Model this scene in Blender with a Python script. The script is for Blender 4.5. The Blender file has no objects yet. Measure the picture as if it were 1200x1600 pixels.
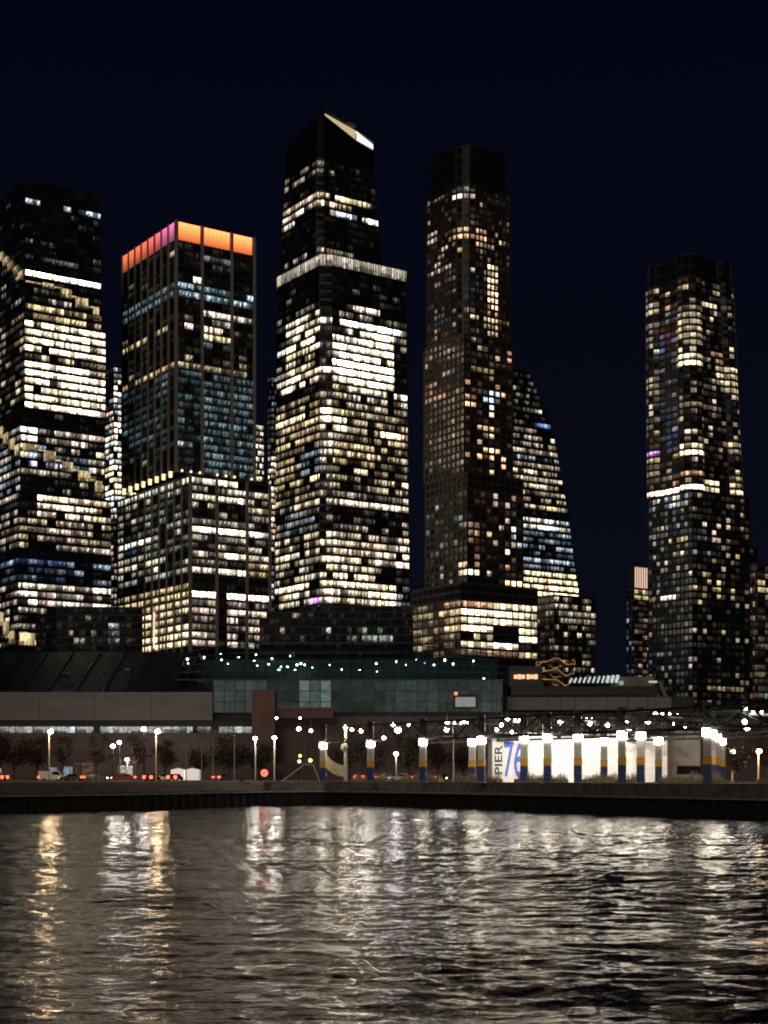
import bpy, math, random
import numpy as np
from mathutils import Vector, Matrix

R = math.radians
scene = bpy.context.scene
COL = scene.collection
random.seed(7)

# ------------------------------------------------------------------ camera
F = 2400.0            # focal length in photograph pixels (1200 x 1600)
YH = 1213.0           # horizon row
CAMH = 5.0            # eye height above the river
cam = bpy.data.cameras.new('camera')
cam.sensor_fit = 'VERTICAL'
cam.sensor_height = 36.0
cam.lens = 36.0 * F / 1600.0
cam.shift_y = (YH - 800.0) / 1600.0
cam.clip_start = 0.5
cam.clip_end = 9000
camo = bpy.data.objects.new('camera', cam)
camo.location = (0, 0, CAMH)
camo.rotation_euler = (R(90), 0, 0)
COL.objects.link(camo)
scene.camera = camo

# ------------------------------------------------------------------ night sky
world = bpy.data.worlds.new('World')
scene.world = world
world.use_nodes = True
wn = world.node_tree
sky = wn.nodes.new('ShaderNodeTexSky')
sky.sky_type = 'NISHITA'
sky.sun_disc = False
sky.sun_elevation = R(-3.5)
sky.sun_rotation = R(180)
sky.air_density = 1.0
sky.dust_density = 0.3
sky.ozone_density = 4.0
bg = wn.nodes['Background']
bg.inputs[1].default_value = 0.05
wn.links.new(sky.outputs[0], bg.inputs[0])
# city glow over the whole horizon, fading to navy overhead
wtc = wn.nodes.new('ShaderNodeTexCoord'); wsp = wn.nodes.new('ShaderNodeSeparateXYZ')
wn.links.new(wtc.outputs['Generated'], wsp.inputs[0])
wrp = wn.nodes.new('ShaderNodeValToRGB'); wn.links.new(wsp.outputs[2], wrp.inputs[0])
wrp.color_ramp.elements[0].color = (0.0034, 0.0042, 0.0098, 1); wrp.color_ramp.elements[0].position = 0.0
wrp.color_ramp.elements[1].color = (0.0006, 0.0011, 0.0042, 1); wrp.color_ramp.elements[1].position = 0.45
bg2 = wn.nodes.new('ShaderNodeBackground'); wn.links.new(wrp.outputs[0], bg2.inputs[0]); bg2.inputs[1].default_value = 1.0
wadd = wn.nodes.new('ShaderNodeAddShader'); wn.links.new(bg.outputs[0], wadd.inputs[0]); wn.links.new(bg2.outputs[0], wadd.inputs[1])
wn.links.new(wadd.outputs[0], wn.nodes['World Output'].inputs[0])

# ------------------------------------------------------------------ faint moon / city light from the left
sun = bpy.data.lights.new('moon_light', 'SUN')
sun.energy = 0.36
sun.angle = R(20)
sun.color = (1.0, 0.86, 0.68)
suno = bpy.data.objects.new('moon_light', sun)
d = Vector((0.16, 0.96, -0.34))
suno.rotation_euler = d.to_track_quat('-Z', 'Y').to_euler()
COL.objects.link(suno)

scene.view_settings.view_transform = 'Standard'
scene.view_settings.look = 'None'
scene.view_settings.gamma = 1.0
scene.view_settings.exposure = 0.0
scene.view_settings.use_curve_mapping = False
scene.cycles.use_denoising = True
scene.cycles.sample_clamp_indirect = 40.0
scene.cycles.max_bounces = 5
scene.cycles.glossy_bounces = 3
scene.cycles.diffuse_bounces = 2
scene.cycles.transparent_max_bounces = 6
scene.cycles.caustics_reflective = False
scene.cycles.filter_width = 1.9

# ------------------------------------------------------------------ helpers
def PX(px, D):
    return ((px - 600.0) / F * D, D)

def PZ(py, D):
    return CAMH + (YH - py) * D / F

def tag(o, label=None, cat=None, group=None, kind=None):
    if label: o['label'] = label
    if cat: o['category'] = cat
    if group: o['group'] = group
    if kind: o['kind'] = kind
    return o

def empty(name, loc=(0, 0, 0), rz=0, label=None, cat=None, group=None):
    o = bpy.data.objects.new(name, None)
    o.location = loc
    o.rotation_euler = (0, 0, rz)
    o.empty_display_size = 0.5
    COL.objects.link(o)
    return tag(o, label, cat, group)

class MB:
    """collects faces, builds one mesh object"""
    def __init__(s):
        s.v = []; s.f = []; s.uv = []; s.g = []; s.m = []
        s.has_uv = False; s.has_g = False
    def face(s, pts, uv=None, glow=None, mi=0):
        n = len(s.v)
        s.v.extend([tuple(p) for p in pts])
        s.f.append(tuple(range(n, n + len(pts))))
        if uv is not None: s.has_uv = True
        if glow is not None: s.has_g = True
        s.uv.append(uv if uv is not None else [(0, 0)] * len(pts))
        s.g.append(glow if glow is not None else (0, 0, 0))
        s.m.append(mi)
    def hexa(s, b, t, mi=0, skip=()):
        """b, t: 4 bottom pts ccw and 4 top pts"""
        if 'b' not in skip: s.face([b[3], b[2], b[1], b[0]], mi=mi)
        if 't' not in skip: s.face(t, mi=mi)
        for i in range(4):
            j = (i + 1) % 4
            s.face([b[i], b[j], t[j], t[i]], mi=mi)
    def box(s, c, d, rz=0.0, mi=0):
        cx, cy, cz = c; hx, hy, hz = d[0] / 2, d[1] / 2, d[2] / 2
        ca, sa = math.cos(rz), math.sin(rz)
        def q(x, y, z): return (cx + x * ca - y * sa, cy + x * sa + y * ca, cz + z)
        b = [q(-hx, -hy, -hz), q(hx, -hy, -hz), q(hx, hy, -hz), q(-hx, hy, -hz)]
        t = [q(-hx, -hy, hz), q(hx, -hy, hz), q(hx, hy, hz), q(-hx, hy, hz)]
        s.hexa(b, t, mi)
    def prism(s, poly, z0, z1, mi=0):
        n = len(poly)
        s.face([(x, y, z1) for x, y in poly], mi=mi)
        s.face([(x, y, z0) for x, y in reversed(poly)], mi=mi)
        for i in range(n):
            a, b = poly[i], poly[(i + 1) % n]
            s.face([(a[0], a[1], z0), (b[0], b[1], z0), (b[0], b[1], z1), (a[0], a[1], z1)], mi=mi)
    def bar(s, p, q, r0, r1=None, n=6, mi=0):
        """tapered round bar between two points"""
        if r1 is None: r1 = r0
        p = Vector(p); q = Vector(q); ax = (q - p)
        if ax.length < 1e-6: return
        ax.normalize()
        u = ax.orthogonal().normalized(); w = ax.cross(u)
        A = []; B = []
        for i in range(n):
            a = 2 * math.pi * i / n
            o = u * math.cos(a) + w * math.sin(a)
            A.append(p + o * r0); B.append(q + o * r1)
        for i in range(n):
            j = (i + 1) % n
            s.face([A[i], A[j], B[j], B[i]], mi=mi)
        s.face(list(reversed(A)), mi=mi); s.face(B, mi=mi)
    def beam(s, p, q, w, h, mi=0):
        """rectangular beam"""
        p = Vector(p); q = Vector(q); ax = (q - p).normalized()
        up = Vector((0, 0, 1))
        if abs(ax.z) > 0.95: up = Vector((0, 1, 0))
        sd = ax.cross(up).normalized(); u2 = sd.cross(ax).normalized()
        def ring(c): return [c - sd * w / 2 - u2 * h / 2, c + sd * w / 2 - u2 * h / 2, c + sd * w / 2 + u2 * h / 2, c - sd * w / 2 + u2 * h / 2]
        A = ring(p); B = ring(q)
        for i in range(4):
            j = (i + 1) % 4
            s.face([A[i], A[j], B[j], B[i]], mi=mi)
        s.face(list(reversed(A)), mi=mi); s.face(B, mi=mi)
    def ball(s, c, r, nu=8, nv=6, sz=1.0, mi=0):
        c = Vector(c)
        def p(i, j):
            th = math.pi * j / nv; ph = 2 * math.pi * i / nu
            return c + Vector((r * math.sin(th) * math.cos(ph), r * math.sin(th) * math.sin(ph), r * sz * math.cos(th)))
        for j in range(nv):
            for i in range(nu):
                a, b, cc, dd = p(i, j), p(i, j + 1), p(i + 1, j + 1), p(i + 1, j)
                if j == 0: s.face([a, b, cc], mi=mi)
                elif j == nv - 1: s.face([a, b, dd], mi=mi)
                else: s.face([a, b, cc, dd], mi=mi)
    def build(s, name, mats, parent=None, smooth=False, loc=None):
        me = bpy.data.meshes.new(name)
        me.from_pydata(s.v, [], s.f)
        if s.has_uv:
            ul = me.uv_layers.new(name='UVMap')
            flat = [c for f in s.uv for p in f for c in p]
            ul.data.foreach_set('uv', flat)
        if s.has_g:
            at = me.attributes.new('glow', 'FLOAT_COLOR', 'FACE')
            flat = []
            for g in s.g: flat.extend((g[0], g[1], g[2], 1.0))
            at.data.foreach_set('color', flat)
        if not isinstance(mats, (list, tuple)): mats = [mats]
        for m in mats: me.materials.append(m)
        if len(mats) > 1: me.polygons.foreach_set('material_index', s.m)
        if smooth: me.polygons.foreach_set('use_smooth', [True] * len(s.f))
        me.update()
        o = bpy.data.objects.new(name, me)
        COL.objects.link(o)
        if parent is not None:
            o.parent = parent
        if loc is not None: o.location = loc
        return o

# ------------------------------------------------------------------ materials
def nodes_of(name):
    m = bpy.data.materials.new(name); m.use_nodes = True
    nt = m.node_tree
    return m, nt, nt.nodes['Principled BSDF']

def mat(name, col, rough=0.6, metal=0.0, var=0.25, scale=0.6, bump=0.0, bscale=4.0, stretch=(1, 1, 1), spec=0.5):
    m, nt, p = nodes_of(name)
    N, L = nt.nodes, nt.links
    tc = N.new('ShaderNodeTexCoord'); mp = N.new('ShaderNodeMapping')
    L.new(tc.outputs['Object'], mp.inputs['Vector']); mp.inputs['Scale'].default_value = stretch
    nz = N.new('ShaderNodeTexNoise'); nz.inputs['Scale'].default_value = scale; nz.inputs['Detail'].default_value = 6
    L.new(mp.outputs[0], nz.inputs['Vector'])
    rp = N.new('ShaderNodeValToRGB')
    rp.color_ramp.elements[0].position = 0.3; rp.color_ramp.elements[1].position = 0.72
    a = [max(0, c * (1 - var)) for c in col]; b = [min(1, c * (1 + var)) for c in col]
    rp.color_ramp.elements[0].color = (*a, 1); rp.color_ramp.elements[1].color = (*b, 1)
    L.new(nz.outputs['Fac'], rp.inputs[0]); L.new(rp.outputs[0], p.inputs['Base Color'])
    p.inputs['Roughness'].default_value = rough; p.inputs['Metallic'].default_value = metal
    p.inputs['Specular IOR Level'].default_value = spec
    if bump:
        n2 = N.new('ShaderNodeTexNoise'); n2.inputs['Scale'].default_value = bscale; n2.inputs['Detail'].default_value = 4
        L.new(mp.outputs[0], n2.inputs['Vector'])
        bp = N.new('ShaderNodeBump'); bp.inputs['Strength'].default_value = bump; bp.inputs['Distance'].default_value = 0.1
        L.new(n2.outputs['Fac'], bp.inputs['Height']); L.new(bp.outputs[0], p.inputs['Normal'])
    return m

def emit(name, col, strength, sampled=True, base=(0.5, 0.5, 0.5)):
    m, nt, p = nodes_of(name)
    p.inputs['Base Color'].default_value = (*base, 1)
    p.inputs['Emission Color'].default_value = (*col, 1)
    p.inputs['Emission Strength'].default_value = strength
    p.inputs['Roughness'].default_value = 0.3
    m.cycles.emission_sampling = 'AUTO' if sampled else 'NONE'
    return m

def math_node(nt, op, a, b=None, c=None):
    n = nt.nodes.new('ShaderNodeMath'); n.operation = op
    for i, x in enumerate((a, b, c)):
        if x is None: continue
        if hasattr(x, 'node'): nt.links.new(x, n.inputs[i])
        else: n.inputs[i].default_value = x
    return n.outputs[0]

def lit_glass(name, cellw=1.45, spots=1.0, lo=0.25, mull=0.07, vlow=0.4, streak=0.55):
    """window glass; the lit room is painted into its emission: ceiling lamps, blinds and partitions vary along it"""
    m, nt, p = nodes_of(name)
    N, L = nt.nodes, nt.links
    at = N.new('ShaderNodeAttribute'); at.attribute_name = 'glow'
    uv = N.new('ShaderNodeUVMap'); uv.uv_map = 'UVMap'
    sp = N.new('ShaderNodeSeparateXYZ'); L.new(uv.outputs[0], sp.inputs[0])
    U, V = sp.outputs[0], sp.outputs[1]
    uc = math_node(nt, 'DIVIDE', U, cellw)
    cell = math_node(nt, 'FLOOR', uc)
    wnz = N.new('ShaderNodeTexWhiteNoise'); wnz.noise_dimensions = '1D'; L.new(cell, wnz.inputs['W'])
    room = math_node(nt, 'MULTIPLY_ADD', wnz.outputs['Value'], 1.15 - lo, lo)
    room = math_node(nt, 'POWER', room, 1.9)
    wn2 = N.new('ShaderNodeTexWhiteNoise'); wn2.noise_dimensions = '1D'; L.new(math_node(nt, 'ADD', math_node(nt, 'FLOOR', math_node(nt, 'MULTIPLY', uc, .5)), 0.37), wn2.inputs['W'])
    blind = math_node(nt, 'GREATER_THAN', V, math_node(nt, 'MULTIPLY_ADD', wn2.outputs['Value'], 1.1, -.45))
    room = math_node(nt, 'MULTIPLY', room, math_node(nt, 'MULTIPLY_ADD', blind, .7, .3))
    fr = math_node(nt, 'FRACT', uc)
    mul = math_node(nt, 'GREATER_THAN', fr, mull)
    mul = math_node(nt, 'MULTIPLY_ADD', mul, 0.85, 0.15)
    vg = math_node(nt, 'MULTIPLY_ADD', V, 1.15 - vlow, vlow)
    # random darker noise painted into the glow for furniture and people
    cb = N.new('ShaderNodeCombineXYZ'); L.new(U, cb.inputs[0]); L.new(math_node(nt, 'MULTIPLY', V, 3.0), cb.inputs[1])
    nz = N.new('ShaderNodeTexNoise'); nz.inputs['Scale'].default_value = 1.1; nz.inputs['Detail'].default_value = 3
    L.new(cb.outputs[0], nz.inputs['Vector'])
    mr = N.new('ShaderNodeMapRange'); mr.inputs[1].default_value = 0.35; mr.inputs[2].default_value = 0.6; mr.inputs[3].default_value = 0.35; mr.inputs[4].default_value = 1.0
    L.new(nz.outputs['Fac'], mr.inputs[0])
    body = math_node(nt, 'MULTIPLY', math_node(nt, 'MULTIPLY', room, vg), math_node(nt, 'MULTIPLY', mul, mr.outputs[0]))
    # slanting bright bands painted into the glow for ceiling lamps
    st = math_node(nt, 'FRACT', math_node(nt, 'ADD', math_node(nt, 'MULTIPLY', uc, 0.75), math_node(nt, 'MULTIPLY', V, -streak)))
    band = math_node(nt, 'LESS_THAN', st, 0.3)
    up = math_node(nt, 'MULTIPLY', math_node(nt, 'GREATER_THAN', V, 0.35), math_node(nt, 'LESS_THAN', V, 0.9))
    on = math_node(nt, 'GREATER_THAN', wnz.outputs['Value'], 0.3)
    sp_ = math_node(nt, 'MULTIPLY', math_node(nt, 'MULTIPLY', band, up), math_node(nt, 'MULTIPLY', on, spots))
    tot = math_node(nt, 'ADD', body, sp_)
    L.new(at.outputs['Color'], p.inputs['Emission Color'])
    L.new(tot, p.inputs['Emission Strength'])
    p.inputs['Base Color'].default_value = (0.012, 0.014, 0.018, 1)
    p.inputs['Roughness'].default_value = 0.12
    m.cycles.emission_sampling = 'NONE'
    return m

M = {}
M['dark_glass'] = mat('dark_glass', (0.007, 0.008, 0.010), 0.15, var=0.4, scale=0.15)
M['dark_metal'] = mat('dark_metal', (0.013, 0.014, 0.015), 0.45, var=0.3, scale=0.3)
M['black_steel'] = mat('black_steel', (0.011, 0.011, 0.011), 0.55, var=0.4, scale=1.5)
M['spandrel_blue'] = mat('spandrel_blue', (0.018, 0.022, 0.026), 0.3, var=0.3, scale=0.2)
M['limestone'] = mat('limestone', (0.34, 0.31, 0.27), 0.7, var=0.18, scale=0.5)
M['limestone_brown'] = mat('limestone_brown', (0.17, 0.14, 0.105), 0.7, var=0.2, scale=0.4)
M['bronze'] = mat('bronze', (0.05, 0.04, 0.03), 0.45, var=0.25, scale=0.4)
M['concrete'] = mat('concrete', (0.24, 0.23, 0.21), 0.8, var=0.3, scale=0.35, bump=0.3, bscale=2)
M['office'] = lit_glass('office_window', 1.75, 0.9, lo=0.28, mull=.045)
M['fine'] = lit_glass('fine_window', 2.6, 0.15, lo=0.35, mull=0.06, vlow=0.75)
M['home'] = lit_glass('home_window', 3.1, 0.25, lo=0.45, mull=0.05, vlow=0.7)
M['strip'] = lit_glass('strip_window', 2.2, 0.0, lo=0.75, mull=0.05, vlow=0.85)
M['fins'] = lit_glass('finned_band', 1.9, 0.0, lo=0.75, mull=0.3, vlow=0.5)

GAIN = 2.1
PAL = dict(W=(1, .79, .48), N=(1, .88, .67), C=(.72, .86, 1.0), Y=(1, .76, .38), O=(1, .58, .32),
           P=(1, .77, .60), T=(.30, .47, .52), B=(.22, .34, .85), G=(.78, .95, .80), V=(.65, .25, .8), A=(.42, .46, .5))

# street grid of the towers
TH = R(34)
GU = Vector((math.cos(TH), math.sin(TH)))
GV = Vector((-math.sin(TH), math.cos(TH)))

def reach(C, dirv, px):
    k = (px - 600.0) / F
    return (k * C.y - C.x) / (dirv.x - k * dirv.y)

# ------------------------------------------------------------------ tower kit
class Tower:
    def __init__(s, name, label, D, px, bands, seed, winmat, band_mat, pier_mat, body_mat, limit=300):
        s.rng = random.Random(seed)
        s.D = D
        s.C = Vector(PX(px, D))
        s.root = empty(name, (s.C.x, s.C.y, 4.0), 0, label, 'skyscraper')
        s.off = Vector((s.C.x, s.C.y, 4.0))
        s.bands = bands; s.winmat = winmat
        s.bm, s.pm, s.body = band_mat, pier_mat, body_mat
        s.panes = []
        s.limit = limit
        s.nsec = 0
        s.floorf = {}; s.tenant = {}; s.homes = winmat is M['home']; s.even = False
    def add(s, mb, name, m, **k):
        o = mb.build(name, m, s.root, **k)
        o.location = -s.off
        return o
    def corner_y(s, z):
        return YH - (z - CAMH) * F / s.D
    def lit(s, face, z, px):
        y = s.corner_y(z)
        hit = None
        for b in s.bands:
            if b[0] <= y < b[1] and face in b[2] and b[3] <= px < b[4]: hit = b
        if hit is None: return (0, 0, 0)
        _, _, _, _, _, pr, st, ck = hit[:8]
        dim = hit[8] if len(hit) > 8 else 0.04
        r = s.rng
        c = PAL[r.choice(ck)]
        # floors and tenants differ: some keep every lamp on, some only a few
        fk = (face, round(z, 1))
        if fk not in s.floorf: s.floorf[fk] = r.uniform(.65, 1.35)
        tk = (face, round(z, 1), int(px / 48))
        if tk not in s.tenant: s.tenant[tk] = r.choice((.35, .6, .85, 1.0, 1.0, 1.25, 1.6))
        ten = 1.0 if s.even else s.tenant[tk] * s.floorf[fk]
        if pr > .78: pr = 1 - (1 - pr) * .45
        elif s.homes: pr *= .8
        if r.random() < pr * (1.0 if ten > .5 or s.homes else .8):
            k = GAIN * st * ten * r.uniform(0.45, 1.45) * (1 + 2.8 * max(0, st - .55))
        else:
            k = GAIN * dim * st * 2.2 * r.random() ** 3
        j = [r.uniform(0.93, 1.07) for _ in range(3)]
        return (c[0] * k * j[0], c[1] * k * j[1], c[2] * k * j[2])
    def section(s, path0, back0, z0, z1, pitch, bays, names, path1=None, back1=None, bandh=0.27, banddepth=0.35,
                pier=0.5, pierdepth=0.6, piers=True, every=1, winmat=None, bandm=None, pierm=None, bodym=None, roof=True, edge_m=None):
        """path: world xy polyline from back-left over the front to back-right; bays/names per edge"""
        path1 = path1 or path0; back1 = back1 or back0
        bandm = bandm or s.bm; pierm = pierm or s.pm; bodym = bodym or s.body
        wm = winmat or s.winmat
        def lerp(a, b, t): return a + (b - a) * t
        def offs(path, dd):
            out = []
            n = len(path)
            for i in range(n):
                ns = []
                if i > 0:
                    e = (path[i] - path[i - 1]).normalized(); ns.append(Vector((e.y, -e.x)))
                if i < n - 1:
                    e = (path[i + 1] - path[i]).normalized(); ns.append(Vector((e.y, -e.x)))
                if len(ns) == 1: mi = ns[0]
                else:
                    mi = ns[0] + ns[1]
                    mi = mi / max(0.35, mi.length_squared) * 2
                out.append(path[i] + mi * dd)
            return out
        def at(path_off0, path_off1, i, f, t):
            a = lerp(path_off0[i], path_off1[i], t); b = lerp(path_off0[i + 1], path_off1[i + 1], t)
            return lerp(a, b, f)
        def v3(p, z): return (p.x, p.y, z)
        # body
        mb = MB()
        b0 = path0 + back0; b1 = path1 + back1
        n = len(b0)
        for i in range(n):
            j = (i + 1) % n
            mb.face([v3(b0[i], z0), v3(b0[j], z0), v3(b1[j], z1), v3(b1[i], z1)])
        mb.face([v3(p, z1) for p in b1])
        s.add(mb, 'body', bodym)
        nf = max(1, round((z1 - z0) / pitch)); h = (z1 - z0) / nf
        o0 = {k: offs(path0, k) for k in (0.02, 0.14, banddepth, pierdepth)}
        o1 = {k: offs(path1, k) for k in (0.02, 0.14, banddepth, pierdepth)}
        for f in range(nf + 1):
            zl = z0 + f * h
            if f == nf and not roof: break
            zt = zl + h * bandh
            t = min(1.0, (zl - z0) / (z1 - z0))
            mb = MB()
            for i in range(len(path0) - 1):
                A = lerp(path0[i], path1[i], t); B = lerp(path0[i + 1], path1[i + 1], t)
                a = lerp(o0[banddepth][i], o1[banddepth][i], t); b = lerp(o0[banddepth][i + 1], o1[banddepth][i + 1], t)
                ei = i if edge_m else 0
                mb.face([v3(a, zl), v3(b, zl), v3(b, zt), v3(a, zt)], mi=ei)
                mb.face([v3(a, zt), v3(b, zt), v3(B, zt), v3(A, zt)], mi=ei)
                mb.face([v3(A, zl), v3(B, zl), v3(b, zl), v3(a, zl)], mi=ei)
                if i == 0: mb.face([v3(A, zl), v3(a, zl), v3(a, zt), v3(A, zt)])
                if i == len(path0) - 2: mb.face([v3(b, zl), v3(B, zl), v3(B, zt), v3(b, zt)])
            s.add(mb, 'floor_band' if f < nf else 'parapet', edge_m or bandm)
        # piers at the bay lines
        if piers:
            for i in range(len(path0) - 1):
                nb = bays[i]
                cuts = nb if isinstance(nb, (list, tuple)) else [k / nb for k in range(nb + 1)]
                last = (i == len(path0) - 2)
                L0 = (path0[i + 1] - path0[i]).length
                for k, c in enumerate(cuts):
                    if k == len(cuts) - 1 and not last: continue
                    if k % every and k != len(cuts) - 1: continue
                    hw = pier / 2 / max(L0, 0.1)
                    mb = MB(); lo = []; hi = []
                    f0, f1 = c - hw, c + hw
                    for (pp, qq, zz, t, dst) in ((path0, path1, z0, 0, lo), (path0, path1, z1, 1, hi)):
                        p0 = at(o0[pierdepth], o1[pierdepth], i, f0, t); p1 = at(o0[pierdepth], o1[pierdepth], i, f1, t)
                        q1 = at(pp, qq, i, f1, t); q0 = at(pp, qq, i, f0, t)
                        dst.extend([v3(p0, zz), v3(p1, zz), v3(q1, zz), v3(q0, zz)])
                    mb.hexa(lo, hi)
                    s.add(mb, 'pier', edge_m[i] if edge_m else pierm)
        # panes
        for i in range(len(path0) - 1):
            nb = bays[i]
            if not nb: continue
            cuts = nb if isinstance(nb, (list, tuple)) else [k / nb for k in range(nb + 1)]
            L0 = (path0[i + 1] - path0[i]).length
            g = (pier * 0.5 + 0.05) / L0 if (piers and every == 1) else 0.12 / L0
            e = (path0[i + 1] - path0[i]).normalized(); nrm = Vector((e.y, -e.x))
            if nrm.dot(-path0[i]) < 0: continue
            for f in range(nf):
                zl = z0 + f * h + h * bandh + 0.03; zh = z0 + (f + 1) * h - 0.03
                t = (f + 0.5) / nf
                for k in range(len(cuts) - 1):
                    f0, f1 = cuts[k] + g, cuts[k + 1] - g
                    P0 = at(o0[0.14], o1[0.14], i, f0, t); P1 = at(o0[0.14], o1[0.14], i, f1, t)
                    q0 = at(o0[0.02], o1[0.02], i, f0, t); q1 = at(o0[0.02], o1[0.02], i, f1, t)
                    mid = (P0 + P1) / 2
                    px = 600 + mid.x / mid.y * F
                    w = (P1 - P0).length
                    if px < -70 or px > 1270: continue
                    gl = s.lit(names[i], (zl + zh) / 2, px)
                    pw = abs(P1.x / P1.y - P0.x / P0.y) * F
                    s.panes.append((pw * (zh - zl) * F / mid.y * (1 if max(gl) > 0.12 else 0.001), P0, P1, q0, q1, zl, zh, w, gl, wm))
        return h
    def finish(s):
        s.panes.sort(key=lambda p: -p[0])
        rest = {}
        r = s.rng
        for n, (ar, P0, P1, q0, q1, zl, zh, w, gl, wm) in enumerate(s.panes):
            single = n < s.limit
            mb = MB() if single else rest.setdefault(wm.name, (MB(), wm))[0]
            u0 = r.randint(0, 4000) * 1.45 + r.random() * 0.7
            def v(p, z): return (p.x, p.y, z)
            mb.face([v(P0, zl), v(P1, zl), v(P1, zh), v(P0, zh)], [(u0, 0), (u0 + w, 0), (u0 + w, 1), (u0, 1)], gl)
            for a, b, c, d2 in (((P0, zl), (P0, zh), (q0, zh), (q0, zl)), ((P1, zh), (P1, zl), (q1, zl), (q1, zh)),
                                ((P0, zh), (P1, zh), (q1, zh), (q0, zh)), ((P1, zl), (P0, zl), (q0, zl), (q1, zl))):
                mb.face([v(*a), v(*b), v(*c), v(*d2)], None, (0, 0, 0))
            if single: s.add(mb, 'window', wm)
        for mb, wm in rest.values():
            o = s.add(mb, 'window_field', wm); o['kind'] = 'stuff'

def quad_path(C, pl, pr, depth_l=None, chamfer=None):
    """front path of a tower on the street grid: left-back, near corner, right-back, and the far corner"""
    Lv = reach(C, GV, pl); Lu = reach(C, GU, pr)
    a = C + GV * Lv; b = C + GU * Lu
    far = C + GV * Lv + GU * Lu
    if chamfer:
        c1 = C + GV * reach(C, GV, chamfer[0]); c2 = C + GU * reach(C, GU, chamfer[1])
        return [a, c1, c2, b], [far]
    return [a, C.copy(), b], [far]

# ================================================================== the setting
def water_sheet():
    rng = np.random.default_rng(5)
    ax, ay = 0.0, -25.0
    rows = [34.0]
    while rows[-1] < 345: rows.append(rows[-1] + max(0.085, (rows[-1] - 22) ** 2 / 24000.0 * 0.62))
    rr = np.array(rows); nc = 760
    tt = np.linspace(-R(27), R(27), nc)
    Rg, Tg = np.meshgrid(rr, np.tan(tt), indexing='ij')
    X = ax + Rg * Tg; Y = ay + Rg
    Zc = np.zeros_like(X)
    spx = np.gradient(X, axis=1); spy = np.gradient(Y, axis=0)
    sp = np.maximum(np.abs(spx), np.abs(spy) * 0.2)
    # gusts: patches of rougher and calmer water
    def lowf(sc, seed):
        g = np.random.default_rng(seed); o = np.zeros_like(X)
        for _ in range(7):
            a = g.uniform(0, 2 * math.pi); l = sc * g.uniform(0.6, 1.6); ph = g.uniform(0, 6.28)
            o += np.sin((X * math.cos(a) * 0.7 + Y * math.sin(a) * 1.3) * 2 * math.pi / l + ph)
        return o / 7 ** 0.5
    gust = np.clip(1.0 + 0.38 * lowf(26, 11) + 0.22 * np.tanh((X + 2 - 0.12 * Y) / 9), 0.4, 1.9)
    for i in range(64):
        lam = 0.30 * (9.0 / 0.30) ** (i / 63.0)
        lam *= rng.uniform(0.85, 1.18)
        a = R(86) + rng.normal(0, R(38))
        k = 2 * math.pi / lam
        slope = 0.0185 * (1.0 if lam < 1.6 else (1.6 / lam) ** 0.5)
        amp = slope / k
        att = np.clip((lam / sp - 2.2) / 2.5, 0, 1)
        ph = rng.uniform(0, 6.28)
        wob = 0.9 * np.sin(X * 2 * math.pi / (lam * 4.3) + ph * 3) + 0.6 * np.sin(Y * 2 * math.pi / (lam * 6.1) + ph * 5)
        th = k * (X * math.cos(a) + Y * math.sin(a)) + ph + wob
        sh = np.sin(th) + 0.22 * np.cos(2 * th)
        Zc += amp * att * sh * gust
    nr, ncc = X.shape
    co = np.stack([X, Y, Zc], -1).reshape(-1, 3).astype(np.float32)
    idx = np.arange(nr * ncc).reshape(nr, ncc)
    q = np.stack([idx[:-1, :-1], idx[:-1, 1:], idx[1:, 1:], idx[1:, :-1]], -1).reshape(-1, 4).astype(np.int32)
    me = bpy.data.meshes.new('water')
    me.vertices.add(len(co)); me.vertices.foreach_set('co', co.ravel())
    me.loops.add(q.size); me.loops.foreach_set('vertex_index', q.ravel())
    me.polygons.add(len(q)); me.polygons.foreach_set('loop_start', np.arange(0, q.size, 4, dtype=np.int32))
    me.polygons.foreach_set('use_smooth', np.ones(len(q), dtype=bool))
    me.update(calc_edges=True)
    m, nt, p = nodes_of('river_water')
    N, L = nt.nodes, nt.links
    p.inputs['Base Color'].default_value = (0.010, 0.012, 0.011, 1)
    p.inputs['Roughness'].default_value = 0.11
    p.inputs['IOR'].default_value = 1.85
    p.inputs['Specular IOR Level'].default_value = 0.5
    tc = N.new('ShaderNodeTexCoord')
    mp = N.new('ShaderNodeMapping'); mp.inputs['Scale'].default_value = (0.55, 1.0, 1.0)
    L.new(tc.outputs['Object'], mp.inputs['Vector'])
    n1 = N.new('ShaderNodeTexNoise'); n1.inputs['Scale'].default_value = 3.2; n1.inputs['Detail'].default_value = 5; n1.inputs['Roughness'].default_value = 0.6
    L.new(mp.outputs[0], n1.inputs['Vector'])
    bp = N.new('ShaderNodeBump'); bp.inputs['Strength'].default_value = 0.5; bp.inputs['Distance'].default_value = 0.045
    L.new(n1.outputs['Fac'], bp.inputs['Height'])
    # longer ripples that still read far out
    mp2 = N.new('ShaderNodeMapping'); mp2.inputs['Scale'].default_value = (0.16, 0.55, 1.0); mp2.inputs['Rotation'].default_value = (0, 0, R(6))
    L.new(tc.outputs['Object'], mp2.inputs['Vector'])
    n2 = N.new('ShaderNodeTexNoise'); n2.inputs['Scale'].default_value = 0.75; n2.inputs['Detail'].default_value = 6; n2.inputs['Roughness'].default_value = 0.68
    L.new(mp2.outputs[0], n2.inputs['Vector'])
    bp2 = N.new('ShaderNodeBump'); bp2.inputs['Strength'].default_value = 0.9; bp2.inputs['Distance'].default_value = 0.3
    L.new(n2.outputs['Fac'], bp2.inputs['Height']); L.new(bp.outputs[0], bp2.inputs['Normal'])
    L.new(bp2.outputs[0], p.inputs['Normal'])
    me.materials.append(m)
    o = bpy.data.objects.new('water', me); COL.objects.link(o)
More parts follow.
